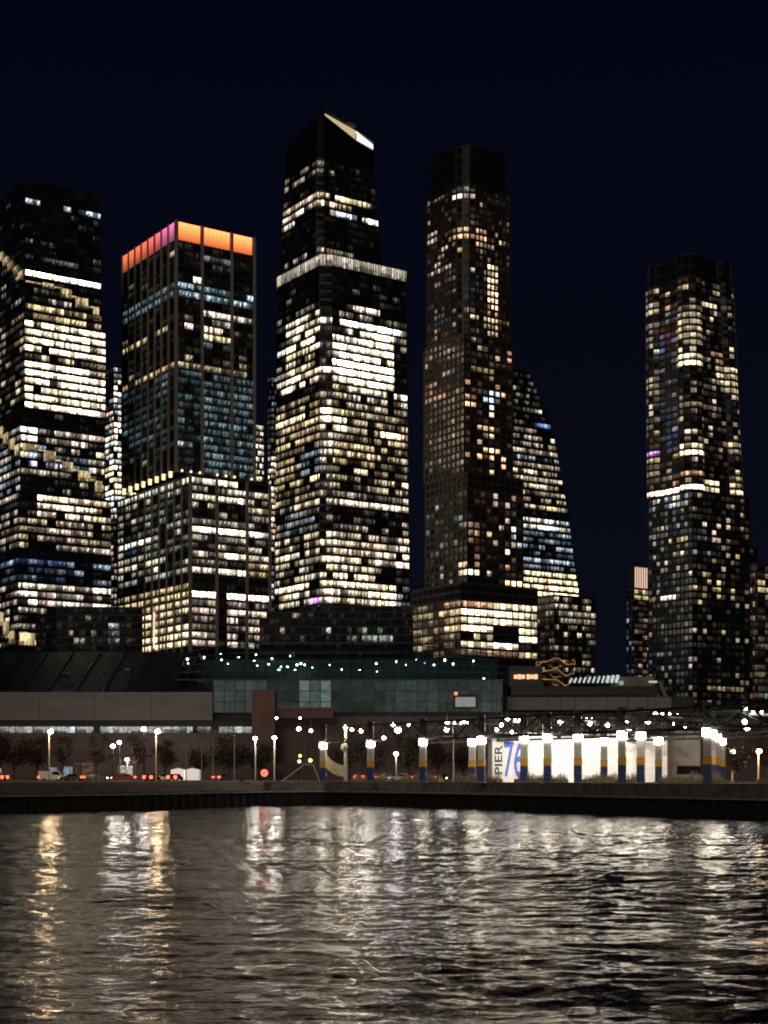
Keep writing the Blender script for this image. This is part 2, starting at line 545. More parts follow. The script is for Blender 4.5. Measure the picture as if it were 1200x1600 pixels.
    tag(o, kind='structure')
water_sheet()

GZ = 4.0   # quay and street level
# water edge of the basin, seen from above
EDGE = [(-150, 30), (-110, 95), (-51.7, 207), (-37.7, 226), (-30.6, 245), (-20, 266), (-10, 271), (0, 259), (16, 231), (26, 210), (33, 197), (44, 176), (90, 94), (125, 30)]

def offset_edge(dd):
    pts = [Vector(p) for p in EDGE]; out = []
    for i, p in enumerate(pts):
        ns = []
        if i: e = (p - pts[i - 1]).normalized(); ns.append(Vector((e.y, -e.x)))
        if i < len(pts) - 1: e = (pts[i + 1] - p).normalized(); ns.append(Vector((e.y, -e.x)))
        m = sum(ns, Vector((0, 0))) / len(ns); m = m / max(m.length_squared, 0.4)
        out.append(p + m * dd)
    return out
INL = offset_edge(-9.0)
GEDGE = [(INL[i].x, INL[i].y) if i < 6 else EDGE[i] for i in range(len(EDGE))]
mb = MB()
for i in range(6):
    A, B = EDGE[i], EDGE[i + 1]; C_, D_ = GEDGE[i + 1], GEDGE[i]
    zB = 2.56 if i < 5 else GZ
    mb.face([(A[0], A[1], 2.56), (B[0], B[1], zB), (C_[0], C_[1], GZ), (D_[0], D_[1], GZ)])
M['bank'] = mat('bank_turf', (0.17, 0.145, 0.10), .9, var=.5, scale=.5, bump=.5, bscale=3)
bank = mb.build('embankment', M['bank']); tag(bank, kind='structure')
mb = MB()
ys = [(-2500, 30), *GEDGE, (2500, 30)]
far = 6000
for a, b in zip(ys[:-1], ys[1:]):
    mb.face([(a[0], a[1], GZ), (b[0], b[1], GZ), (b[0] * (1 if abs(b[0]) > 200 else 12), far, GZ), (a[0] * (1 if abs(a[0]) > 200 else 12), far, GZ)])
M['ground'] = mat('ground_paving', (0.10, 0.09, 0.075), 0.85, var=0.45, scale=0.25, bump=0.3, bscale=3)
g = mb.build('ground', M['ground']); tag(g, kind='structure')

# quay wall: cap beam, ledge, dark timber face below
M['quay_cap'] = mat('quay_cap', (0.15, 0.135, 0.11), 0.85, var=0.4, scale=0.8, bump=0.4)
M['quay_dark'] = mat('quay_timber', (0.012, 0.011, 0.010), 0.9, var=0.5, scale=1.5)
M['ledge'] = mat('ledge_concrete', (0.30, 0.28, 0.25), 0.85, var=0.35, scale=1.0)
quay = empty('quay_wall', (0, 271, 0), 0)
tag(quay, 'dark quay wall with a pale ledge along the river basin', 'quay wall')
def offset_edge(dd):
    pts = [Vector(p) for p in EDGE]; out = []
    for i, p in enumerate(pts):
        ns = []
        if i: e = (p - pts[i - 1]).normalized(); ns.append(Vector((e.y, -e.x)))
        if i < len(pts) - 1: e = (pts[i + 1] - p).normalized(); ns.append(Vector((e.y, -e.x)))
        m = sum(ns, Vector((0, 0))) / len(ns); m = m / max(m.length_squared, 0.4)
        out.append(p + m * dd)
    return out
def edge_strip(name, d0, d1, z0, z1, m, parent):
    a = offset_edge(d0); b = offset_edge(d1)
    for i in range(len(a) - 1):
        if name == 'cap_beam' and i < 5: continue
        mb = MB()
        A0, A1, B0, B1 = a[i], a[i + 1], b[i], b[i + 1]
        lo = [(B0.x, B0.y, z0), (B1.x, B1.y, z0), (A1.x, A1.y, z0), (A0.x, A0.y, z0)]
        hi = [(x, y, z1) for x, y, _ in lo]
        mb.hexa(lo, hi)
        o = mb.build(name, m, parent); o.location = (0, -271, 0)
edge_strip('cap_beam', -1.2, 0.35, 2.5, GZ + 0.12, M['quay_cap'], quay)
edge_strip('ledge', -1.2, 0.75, 2.22, 2.46, M['ledge'], quay)
edge_strip('timber_face', -1.5, 0.1, -1.0, 2.2, M['quay_dark'], quay)
# timber piles along the face
mb0 = MB(); mb0.bar((0, 0, -1.0), (0, 0, 2.1), 0.2, 0.18, 7)
pile0 = None
ed = offset_edge(0.3)
for i in range(len(ed) - 1):
    L_ = (ed[i + 1] - ed[i]).length; n = int(L_ / 2.6)
    for k in range(n):
        p = ed[i].lerp(ed[i + 1], (k + 0.5) / n)
        if not (-90 < p.x < 75) or p.y < 120: continue
        if pile0 is None:
            pile0 = mb0.build('pile', M['quay_dark'], quay); o = pile0
        else:
            o = pile0.copy(); COL.objects.link(o); o.parent = quay
        o.location = (p.x, p.y - 271, 0)

# highway with kerbs and lane lines, running along the shore
M['asphalt'] = mat('asphalt', (0.05, 0.05, 0.05), 0.75, var=0.3, scale=0.6, bump=0.3, bscale=6)
M['paint'] = mat('road_paint', (0.75, 0.74, 0.7), 0.6, var=0.15, scale=2)
mb = MB(); mb.face([(-400, 296, GZ + 0.004), (400, 296, GZ + 0.004), (400, 322, GZ + 0.004), (-400, 322, GZ + 0.004)])
road = mb.build('road', M['asphalt']); tag(road, kind='structure')
for y in (302.5, 309, 315.5):
    mb = MB()
    for k in range(-16, 17):
        x = k * 9
        mb.face([(x, y - .07, GZ + 0.008), (x + 3, y - .07, GZ + 0.008), (x + 3, y + .07, GZ + 0.008), (x, y + .07, GZ + 0.008)])
    o = mb.build('lane_marking', M['paint'], road)
for y in (295.85, 322.15):
    mb = MB(); mb.box((0, y, GZ + 0.06), (800, 0.28, 0.13)); o = mb.build('kerb', M['concrete'], road)

# ================================================================== towers
# ---- far left: stepped glass tower with terraces winding round it
bandsA = [
    (258, 330, 'LR', -99, 9999, .05, .05, 'A'),
    (306, 320, 'R', 33, 60, .95, .75, 'C'), (306, 320, 'R', 98, 160, .75, .75, 'C'),
    (330, 420, 'LR', -99, 9999, .10, .10, 'NA'),
    (372, 380, 'R', -99, 9999, .45, .10, 'NA'), (392, 402, 'R', -99, 9999, .6, .10, 'NA'),
    (419, 432, 'R', 40, 160, 1.0, 2.4, 'N'), (419, 432, 'L', -99, 40, .2, .2, 'Y'),
    (432, 462, 'LR', -99, 9999, .04, .2, 'N'), (445, 462, 'R', 40, 95, .4, .25, 'N'),
    (462, 472, 'R', 40, 130, .6, .35, 'N'),
    (472, 500, 'R', 40, 140, .96, .55, 'Y', .3), (472, 500, 'R', 140, 165, .6, .45, 'Y', .3),
    (500, 634, 'R', 40, 170, .84, 1.25, 'WWP', .22), (500, 634, 'R', 40, 70, .92, 1.4, 'WWN', .2), (500, 634, 'R', 120, 145, .92, 1.4, 'WN', .2),
    (548, 560, 'R', 40, 165, .35, .6, 'W', .2),
    (462, 634, 'L', -99, 40, .22, .38, 'WN', .1), (486, 500, 'L', -99, 40, .75, .3, 'W'), (522, 548, 'L', -99, 40, .5, .35, 'W'),
    (634, 668, 'LR', -99, 9999, .02, .1, 'N'),
    (668, 684, 'R', 30, 60, .95, 1.4, 'NP'), (668, 684, 'R', 60, 170, .5, .8, 'NP', .2),
    (684, 762, 'R', 30, 170, .55, .45, 'NCA', .25), (684, 762, 'R', 138, 170, .7, .7, 'NW', .3),
    (725, 740, 'R', 30, 115, .8, .55, 'N'), (742, 768, 'R', 30, 150, .12, .2, 'N'),
    (668, 770, 'L', -99, 40, .55, .35, 'NCA', .2), (725, 740, 'L', -99, 40, .9, .5, 'N'),
    (768, 806, 'R', 30, 52, .15, .2, 'W'), (768, 806, 'R', 52, 175, .93, 1.0, 'WWP', .2),
    (770, 860, 'L', -99, 40, .5, .38, 'NP', .2),
    (806, 818, 'R', 30, 175, .95, .42, 'WP'), (818, 848, 'R', 30, 175, .72, .6, 'WP', .25),
    (846, 862, 'R', 30, 60, .9, .7, 'W'), (846, 862, 'R', 60, 90, .05, .2, 'W'), (846, 862, 'R', 90, 175, .85, .55, 'N'),
    (862, 872, 'LR', -99, 9999, .05, .1, 'N'),
    (872, 886, 'LR', -99, 9999, .8, .22, 'BC'), (886, 912, 'LR', -99, 9999, .3, .28, 'BC', .2),
    (912, 952, 'R', 30, 175, .72, .8, 'PN', .3), (912, 952, 'L', -99, 40, .5, .4, 'PN', .2),
    (952, 1010, 'LR', -99, 9999, .35, .4, 'N', .1)]
tA = Tower('stepped_tower', 'tall dark glass tower at the far left with lit terraces stepping diagonally around it', 800, 40, bandsA, 3,
           M['office'], M['dark_metal'], M['dark_metal'], M['dark_glass'])
secA = [(284, 434, 40, 157, 800), (434, 500, 40, 158, 799), (500, 640, 39, 164.5, 797), (640, 770, 32, 163, 793), (770, 1030, 29, 173, 790)]
for (y0, y1, pc, pr, D) in secA:
    C = Vector(PX(pc, D)); tA.D = D
    path, back = quad_path(C, -70, pr)
    tA.section(path, back, PZ(y1, D) if y1 < 1020 else 4.0, PZ(y0, D), 12.8 * D / F, [16, 10], 'LR', bandh=0.34, pier=0.28, pierdepth=0.4, every=2)
M['terrace_light'] = lit_glass('terrace_glow', 1.6, 0.5, lo=0.5, mull=0.1, vlow=0.6)
def stair(t, C, face, px0, px1, y0, y1, col, st, depth=2.2):
    """a terrace step: its lit wall painted as a glowing box, slab below"""
    dv = GU if face == 'R' else GV
    nr = Vector((dv.y, -dv.x)) if face == 'R' else Vector((-dv.y, dv.x))
    s0 = reach(C, dv, px0); s1 = reach(C, dv, px1)
    A = C + dv * s0; B = C + dv * s1
    if face == 'L': A, B = B, A
    D = (A.y + B.y) / 2
    z0, z1 = PZ(y1, D), PZ(y0, D)
    mb = MB()
    a, b = A + nr * 0.75, B + nr * 0.75
    u = t.rng.randint(0, 900) * 1.0
    g = tuple(c * st for c in PAL[col])
    mb.face([(a.x, a.y, z0), (b.x, b.y, z0), (b.x, b.y, z1), (a.x, a.y, z1)], [(u, 0), (u + abs(s1 - s0), 0), (u + abs(s1 - s0), 1), (u, 1)], g)
    for p, q in ((a, A), (B, b)):
        mb.face([(p.x, p.y, z0), (p.x, p.y, z1), (q.x, q.y, z1), (q.x, q.y, z0)], [(u, 0)] * 4, g)
    mb.face([(a.x, a.y, z1), (b.x, b.y, z1), (B.x, B.y, z1), (A.x, A.y, z1)], [(u, .9)] * 4, (0, 0, 0))
    ter = t.add(mb, 'terrace', M['terrace_light'])
    mb = MB(); c, d2 = A + nr * depth, B + nr * depth
    mb.hexa([(c.x, c.y, z0 - .5), (d2.x, d2.y, z0 - .5), (B.x, B.y, z0 - .5), (A.x, A.y, z0 - .5)],
            [(c.x, c.y, z0 - .15), (d2.x, d2.y, z0 - .15), (B.x, B.y, z0 - .15), (A.x, A.y, z0 - .15)])
    pm = mb.build('terrace_slab', M['limestone'], ter)
CA = Vector(PX(40, 799))
for (x0, x1, ya, yb) in [(66, 84, 443, 451), (94, 111, 452, 466), (118, 137, 466, 482), (144, 154, 480, 498)]:
    stair(tA, CA, 'R', x0, x1, ya, yb, 'Y', 0.9)
for (x0, x1, ya, yb) in [(40, 66, 441, 443.5), (84, 95, 449, 451), (111, 119, 463, 466), (137, 145, 479, 482)]:
    stair(tA, CA, 'R', x0, x1, ya, yb, 'Y', 0.9, 1.4)
for k in range(5):
    stair(tA, CA, 'L', 0 + k * 8 - 2, 5.5 + k * 8, 396 + k * 7, 411 + k * 7, 'Y', 0.75)
CA2 = Vector(PX(32, 793))
for (x0, x1, ya, yb) in [(34, 58, 694, 705), (68, 86, 705, 722), (96, 113, 722, 737), (122, 140, 736, 752), (148, 159, 752, 769)]:
    stair(tA, CA2, 'R', x0, x1, ya, yb, 'Y', 0.95)
for (x0, x1, ya, yb) in [(58, 69, 703, 705.5), (86, 97, 719, 722), (113, 123, 734, 737), (140, 149, 749, 752)]:
    stair(tA, CA2, 'R', x0, x1, ya, yb, 'Y', 0.95, 1.4)
for k in range(4):
    stair(tA, CA2, 'L', -2 + k * 9, 5 + k * 9, 668 + k * 9, 686 + k * 9, 'Y', 0.8)
CA3 = Vector(PX(29, 790))
stair(tA, CA3, 'R', 30, 54, 989, 1008, 'Y', 1.3)
for k in range(3):
    stair(tA, CA3, 'L', -2 + k * 9, 6 + k * 9, 958 + k * 14, 978 + k * 14, 'Y', 0.8)
tA.finish()

# ---- second: stone-gridded tower with glowing orange crown
bandsB = [
    (375, 735, 'LR', -99, 9999, .06, .16, 'N', .04),
    (385, 392, 'R', -99, 9999, .15, .2, 'N'), (395, 405, 'R', 360, 400, .9, 1.0, 'P'), (385, 408, 'R', 318, 360, .8, .10, 'A'),
    (408, 420, 'L', -99, 9999, .25, .5, 'Y'), (420, 432, 'R', 296, 318, .8, 1.0, 'N'), (405, 418, 'R', 315, 360, .8, .06, 'T'),
    (438, 450, 'L', -99, 9999, .95, .14, 'T'), (438, 450, 'R', -99, 9999, .95, .40, 'TC'),
    (450, 465, 'L', -99, 9999, .97, .34, 'T'), (450, 465, 'R', -99, 9999, .97, .60, 'TC'),
    (470, 478, 'R', 275, 318, .5, .3, 'N'), (478, 490, 'R', 318, 400, .8, .7, 'N'), (490, 498, 'R', 275, 400, .45, .3, 'N'),
    (498, 512, 'R', 282, 350, .85, 1.3, 'WP'), (498, 512, 'L', -99, 9999, .55, .4, 'Y'), (512, 526, 'R', 316, 358, .9, .7, 'Y'),
    (526, 540, 'R', 318, 360, .9, .10, 'T'), (536, 548, 'L', -99, 9999, .2, .2, 'Y'),
    (548, 556, 'R', -99, 9999, .4, .3, 'W'), (556, 570, 'R', -99, 9999, .7, .5, 'W'), (556, 570, 'L', -99, 9999, .6, .35, 'Y'),
    (570, 584, 'LR', -99, 9999, .85, .16, 'T'),
    (584, 735, 'R', 318, 400, .92, .17, 'T', .3), (584, 700, 'L', -99, 260, .65, .10, 'T', .4), (584, 735, 'R', 275, 318, .5, .06, 'T', .4),
    (684, 698, 'L', 200, 272, .7, .14, 'T'), (690, 702, 'R', 278, 300, .9, .25, 'C'), (696, 710, 'R', 318, 350, .8, .3, 'C'),
    (735, 745, 'R', -99, 9999, .55, .8, 'NW'), (735, 745, 'L', -99, 9999, .9, .35, 'Y'),
    (745, 760, 'R', -99, 378, .95, 1.0, 'N'), (745, 760, 'L', -99, 9999, .8, .6, 'NG'),
    (760, 1015, 'R', -99, 9999, .62, .42, 'N', .2), (760, 915, 'L', -99, 9999, .55, .34, 'NNG', .15),
    (772, 787, 'R', 297, 380, .8, .9, 'N'), (787, 800, 'R', 340, 380, .05, .2, 'N'), (787, 800, 'R', 380, 420, .8, .6, 'W'),
    (800, 816, 'R', -99, 9999, .5, .3, 'N'),
    (818, 834, 'R', -99, 9999, .97, 1.3, 'N'), (815, 830, 'L', -99, 242, .95, .65, 'GN'), (834, 845, 'L', 195, 220, .8, .25, 'B'),
    (860, 875, 'R', 335, 420, .97, .9, 'NW'), (848, 880, 'L', -99, 240, .8, .5, 'N'),
    (876, 892, 'R', 380, 420, .97, .75, 'Y'), (876, 892, 'R', 340, 380, .8, 2.0, 'N'), (876, 892, 'R', 297, 340, .9, .7, 'PP'),
    (892, 916, 'LR', -99, 9999, .03, .1, 'N'),
    (916, 934, 'R', -99, 345, 1, 1.7, 'P'), (916, 934, 'R', 360, 420, 1, 1.5, 'P'), (916, 934, 'R', 345, 360, .2, .5, 'P'),
    (910, 932, 'L', -99, 9999, .95, .5, 'Y'), (930, 1015, 'L', -99, 9999, .97, .85, 'W', .3),
    (934, 1015, 'R', 297, 420, .66, .6, 'P', .2), (945, 960, 'R', 297, 420, .9, .95, 'P'), (940, 1015, 'R', 340, 360, .1, .2, 'P')]
tB = Tower('stone_grid_tower', 'stone gridded office tower with a glowing orange and pink crown', 840, 275, bandsB, 11,
           M['office'], M['bronze'], M['limestone'], M['dark_glass'])
D = 840; C = Vector(PX(275, D)); CB = C
path, back = quad_path(C, 192, 397)
cR = [0, .11, .22, .325, .46, .595, .73, .865, 1.0]
cR = [0, .1083, .2166, .325, .458, .592, .705, .8033, .9017, 1.0]
zc0, zc1 = PZ(377, D), PZ(345, D)
tB.section(path, back, PZ(738, D), zc0, 12.6 * D / F, [8, cR], 'LR', bandh=0.25, pier=0.5, pierdepth=0.45, piers=False)
# tall stone piers of the upper shaft
def tall_piers(t, C, dv, nr, fr, L_, z0, z1, w, dep, m):
    for f in fr:
        p = C + dv * (L_ * f)
        mb = MB(); hw = dv * (w / 2); o = nr * dep
        q = [p - hw + o, p + hw + o, p + hw - nr * .2, p - hw - nr * .2]
        if (q[1] - q[0]).cross(q[2] - q[1]) < 0: q = [q[1], q[0], q[3], q[2]]
        mb.hexa([(v.x, v.y, z0) for v in q], [(v.x, v.y, z1) for v in q])
        t.add(mb, 'stone_pier', m)
nL = -GU; nR = -GV
LvB, LuB = reach(C, GV, 192), reach(C, GU, 397)
tall_piers(tB, C, GV, nL, [k / 8 for k in range(9)], LvB, PZ(738, D), zc1 + .4, 1.5, 0.75, M['limestone'])
tall_piers(tB, C, GU, nR, [0, .325, .705, 1.0], LuB, PZ(738, D), zc1 + .4, 1.7, 0.8, M['limestone'])
# crown: lit panels behind the piers, each its own
mb = MB(); mb.prism([(p.x, p.y) for p in path + back], zc0, zc1 - .5); tB.add(mb, 'crown_core', M['dark_metal'])
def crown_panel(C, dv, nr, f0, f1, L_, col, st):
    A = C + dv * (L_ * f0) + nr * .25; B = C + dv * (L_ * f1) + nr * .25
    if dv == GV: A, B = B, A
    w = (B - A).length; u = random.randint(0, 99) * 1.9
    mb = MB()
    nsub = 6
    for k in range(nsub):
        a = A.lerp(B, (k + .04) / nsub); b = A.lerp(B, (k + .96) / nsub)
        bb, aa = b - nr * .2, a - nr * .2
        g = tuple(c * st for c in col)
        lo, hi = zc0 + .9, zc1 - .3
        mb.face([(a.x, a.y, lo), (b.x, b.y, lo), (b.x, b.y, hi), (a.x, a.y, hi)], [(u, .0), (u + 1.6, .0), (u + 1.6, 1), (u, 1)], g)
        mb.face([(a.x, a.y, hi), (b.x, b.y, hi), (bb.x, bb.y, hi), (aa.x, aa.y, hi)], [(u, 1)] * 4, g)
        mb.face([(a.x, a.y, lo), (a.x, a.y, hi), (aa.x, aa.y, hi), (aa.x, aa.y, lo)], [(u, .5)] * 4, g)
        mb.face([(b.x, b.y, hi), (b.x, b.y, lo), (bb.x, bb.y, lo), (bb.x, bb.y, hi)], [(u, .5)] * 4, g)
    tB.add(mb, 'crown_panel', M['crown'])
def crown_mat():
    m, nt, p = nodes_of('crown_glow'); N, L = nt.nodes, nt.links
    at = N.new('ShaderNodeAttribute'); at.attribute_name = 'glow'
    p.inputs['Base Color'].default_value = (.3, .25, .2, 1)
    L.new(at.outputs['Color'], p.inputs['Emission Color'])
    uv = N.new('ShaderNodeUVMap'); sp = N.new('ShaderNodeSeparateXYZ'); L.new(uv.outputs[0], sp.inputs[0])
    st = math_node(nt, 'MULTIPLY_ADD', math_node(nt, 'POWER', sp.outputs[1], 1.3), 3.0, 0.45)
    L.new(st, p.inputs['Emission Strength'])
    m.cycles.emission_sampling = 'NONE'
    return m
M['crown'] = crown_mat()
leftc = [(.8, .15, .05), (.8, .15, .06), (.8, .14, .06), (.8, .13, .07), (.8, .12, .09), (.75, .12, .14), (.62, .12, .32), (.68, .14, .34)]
for k in range(8):
    crown_panel(C, GV, nL, (7 - k + .1) / 8, (8 - k - .1) / 8, LvB, leftc[k], 0.55)
for f0, f1 in ((.03, .30), (.35, .68), (.73, .97)):
    crown_panel(C, GU, nR, f0, f1, LuB, (1.0, .18, .05), 1.35)
# lower shaft, stepping towards the river
D2 = 827; C2 = Vector(PX(297, D2)); tB.D = D2
path, back = quad_path(C2, 187, 421)
back = [back[0] + GV * 12]
path[0] = path[0] + GV * 2
tB.section(path, back, 4.0, PZ(745, D2), 12.7 * D2 / F, [10, cR], 'LR', bandh=0.30, piers=False, banddepth=0.4)
Lv2, Lu2 = (path[0] - C2).length, reach(C2, GU, 421)
tall_piers(tB, C2, GV, nL, [k / 10 for k in range(11)], Lv2, 4.0, PZ(742, D2), 1.5, 0.75, M['limestone'])
tall_piers(tB, C2, GU, nR, [0, .325, .705, 1.0], Lu2, 4.0, PZ(742, D2), 1.8, 0.8, M['limestone'])
# terrace lamps on the setback, washing the wall behind
M['lamp_warm'] = emit('lamp_warm', (1.0, .82, .55), 7.0, False)
for k in range(8):
    p = C + GV * (LvB * (k + .5) / 8) + nL * 1.2
    mb = MB(); z = PZ(742, D)
    mb.box((p.x, p.y, z + .8), (1.5, 1.5, 3.2), TH)
    tB.add(mb, 'terrace_lamp', emit('terrace_lamp', (1, .72, .38), 1.6, False) if k == 0 else bpy.data.materials['terrace_lamp'])
for k in range(9):
    p = C + GU * (LuB * (k + .5) / 9) + nR * 2.0
    if k in (3, 7): continue
    mb = MB(); z = PZ(741, D)
    mb.ball((p.x, p.y, z + 2), .75, 6, 4); tB.add(mb, 'terrace_lamp', bpy.data.materials['terrace_lamp'])
# bright vertical light line on the lower left pier
p = C2 + GV * (Lv2 * .46) + nL * .9
mb = MB(); mb.box((p.x, p.y, PZ(975, D2)), (.7, .7, (1005 - 945) * D2 / F), TH)
tB.add(mb, 'light_strip', emit('light_strip', (1, .72, .4), 1.1, False))
tB.finish()

# ---- third: the tallest, tapering glass tower with slanted lit crest
bandsC = [
    (180, 300, 'LCR', -99, 9999, .06, .08, 'N'), (215, 222, 'L', -99, 9999, .6, .08, 'N'), (234, 244, 'L', -99, 9999, .6, .07, 'N'),
    (244, 252, 'LC', -99, 9999, .7, .18, 'NP'), (252, 266, 'LCR', -99, 525, .5, .18, 'N'),
    (298, 310, 'L', -99, 9999, .9, .5, 'P'), (298, 310, 'CR', -99, 580, .95, 1.0, 'WY'), (310, 321, 'LCR', -99, 552, .85, .7, 'PW'), (310, 321, 'C', -99, 9999, 1, 1.2, 'W'),
    (321, 333, 'R', 512, 600, .9, 1.0, 'NC'), (321, 333, 'L', -99, 458, .9, .6, 'N'), (333, 384, 'LCR', -99, 9999, .02, .1, 'N'),
    (384, 394, 'C', -99, 9999, 1, .9, 'P'), (384, 394, 'R', 500, 550, .8, .35, 'NY'), (384, 394, 'L', -99, 480, .6, .25, 'P'),
    (416, 455, 'LCR', -99, 9999, .08, .05, 'N'), (456, 463, 'LCR', -99, 9999, .1, .2, 'N'),
    (463, 476, 'R', 545, 594, .97, 1.2, 'P'), (463, 490, 'L', -99, 9999, .25, .3, 'N', .15),
    (478, 492, 'CR', -99, 9999, .45, .5, 'N'), (480, 500, 'L', 445, 500, .8, .9, 'WN'),
    (492, 506, 'R', 525, 622, .9, 1.6, 'NC'), (492, 506, 'R', 575, 600, 1, 2.8, 'N'), (492, 506, 'C', -99, 9999, .8, .8, 'CP'), (492, 506, 'R', 622, 650, .5, .4, 'N'),
    (506, 600, 'R', 522, 620, .93, 1.7, 'WN', .2), (506, 600, 'R', 620, 650, .1, .2, 'N'), (506, 520, 'R', 522, 545, .3, .6, 'W'),
    (500, 600, 'L', -99, 9999, .72, 1.0, 'W', .2), (500, 600, 'L', -99, 450, .5, .5, 'N', .2), (506, 600, 'C', -99, 9999, .12, .2, 'P', .3), (570, 584, 'C', -99, 9999, .95, 1.3, 'W'),
    (596, 612, 'LC', -99, 9999, .06, .2, 'W'), (590, 612, 'R', 545, 650, .85, .8, 'NW'), (590, 612, 'R', -99, 545, .2, .6, 'W'),
    (612, 770, 'L', -99, 9999, .66, .48, 'WY', .2), (612, 770, 'R', -99, 9999, .7, .45, 'WWN', .25), (612, 770, 'C', -99, 9999, .55, .6, 'N', .1),
    (636, 662, 'C', -99, 9999, 1, 1.9, 'W'), (636, 662, 'L', -99, 9999, .85, .85, 'WY'), (636, 650, 'R', -99, 9999, .8, .5, 'W'), (650, 666, 'R', -99, 550, .95, 1.1, 'WN'), (656, 674, 'R', 595, 650, .98, 1.2, 'W'),
    (690, 718, 'R', -99, 590, .85, .62, 'Y'), (700, 740, 'L', 470, 500, .6, .3, 'C', .2), (726, 745, 'R', -99, 9999, .5, .5, 'W', .2),
    (752, 764, 'CR', -99, 9999, .7, .5, 'W'), (762, 776, 'R', -99, 9999, .6, .4, 'N', .2),
    (776, 792, 'CR', -99, 9999, .95, .95, 'PW'), (776, 792, 'L', 460, 500, .95, .8, 'W'), (776, 792, 'L', -99, 460, .3, .5, 'N'),
    (792, 832, 'CR', -99, 9999, .18, .25, 'NP', .1), (792, 832, 'L', -99, 9999, .6, .3, 'NC', .2), (808, 818, 'R', 560, 582, .8, .4, 'B'),
    (820, 832, 'R', 550, 650, .7, .6, 'N'),
    (832, 948, 'R', -99, 9999, .82, .85, 'WP', .2), (832, 948, 'L', -99, 9999, .62, .5, 'NW', .2), (832, 845, 'C', -99, 9999, 1, 1.8, 'W'), (845, 948, 'C', -99, 9999, .85, .8, 'WP'),
    (876, 900, 'R', 590, 650, .15, .3, 'W'), (862, 876, 'R', 560, 590, .2, .3, 'W'), (902, 918, 'LCR', -99, 9999, .95, 1.0, 'W'), (918, 934, 'R', 575, 622, 1, 1.6, 'W'), (934, 948, 'R', 590, 622, 1, 1.5, 'W'), (934, 948, 'L', 487, 500, 1, .7, 'V'), (900, 948, 'R', 622, 650, .4, .3, 'C', .2),
    (948, 1020, 'LCR', -99, 9999, .1, .2, 'N')]
tC = Tower('tapered_glass_tower', 'tallest glass tower, mid-skyline, with a slanted lit crest at its top', 905, 497, bandsC, 23,
           M['office'], M['dark_metal'], M['dark_metal'], M['dark_glass'])
D = 905
def pathC(D, pc, pl, pr, c2):
    C = Vector(PX(pc, D)); Lv = reach(C, GV, pl); Lu = reach(C, GU, pr)
    a = reach(C, GU, c2)
    # the near corner is cut to a narrow facet
    c1 = C + GV * (a * .55)
    return [C + GV * Lv, c1, C + GU * a, C + GU * Lu], [C + GV * Lv + GU * Lu]
p0, b0 = pathC(D, 505, 427, 643, 521); p1, b1 = pathC(D, 505, 434, 634, 519)
zb = PZ(416, D)
tC.section(p0, b0, 4.0, zb, 13.0 * D / F, [9, 2, 11], 'LCR', p1, b1, bandh=0.30, pier=0.3, pierdepth=0.4, every=2)
# finned light band round the setback
pf, bf = pathC(D, 505, 433, 635, 519)
zt = PZ(395, D)
tC.even = True
tC.bands = [(100, 9999, 'LCR', -99, 9999, 1, .42, 'N')]
tC.section(pf, bf, zb, zt, (zt - zb), [9, 2, 14], 'LCR', bandh=0.06, piers=False, winmat=M['fins'])
tC.bands = bandsC; tC.even = False
q0, c0 = pathC(D + 3, 498, 437, 597, 507); q1, c1 = pathC(D + 3, 498, 446, 584, 506)
zu = PZ(246, D)
tC.section(q0, c0, zt + .2, zu, 12.2 * D / F, [8, 1, 10], 'LCR', q1, c1, bandh=0.30, pier=0.4, pierdepth=0.45, every=2)
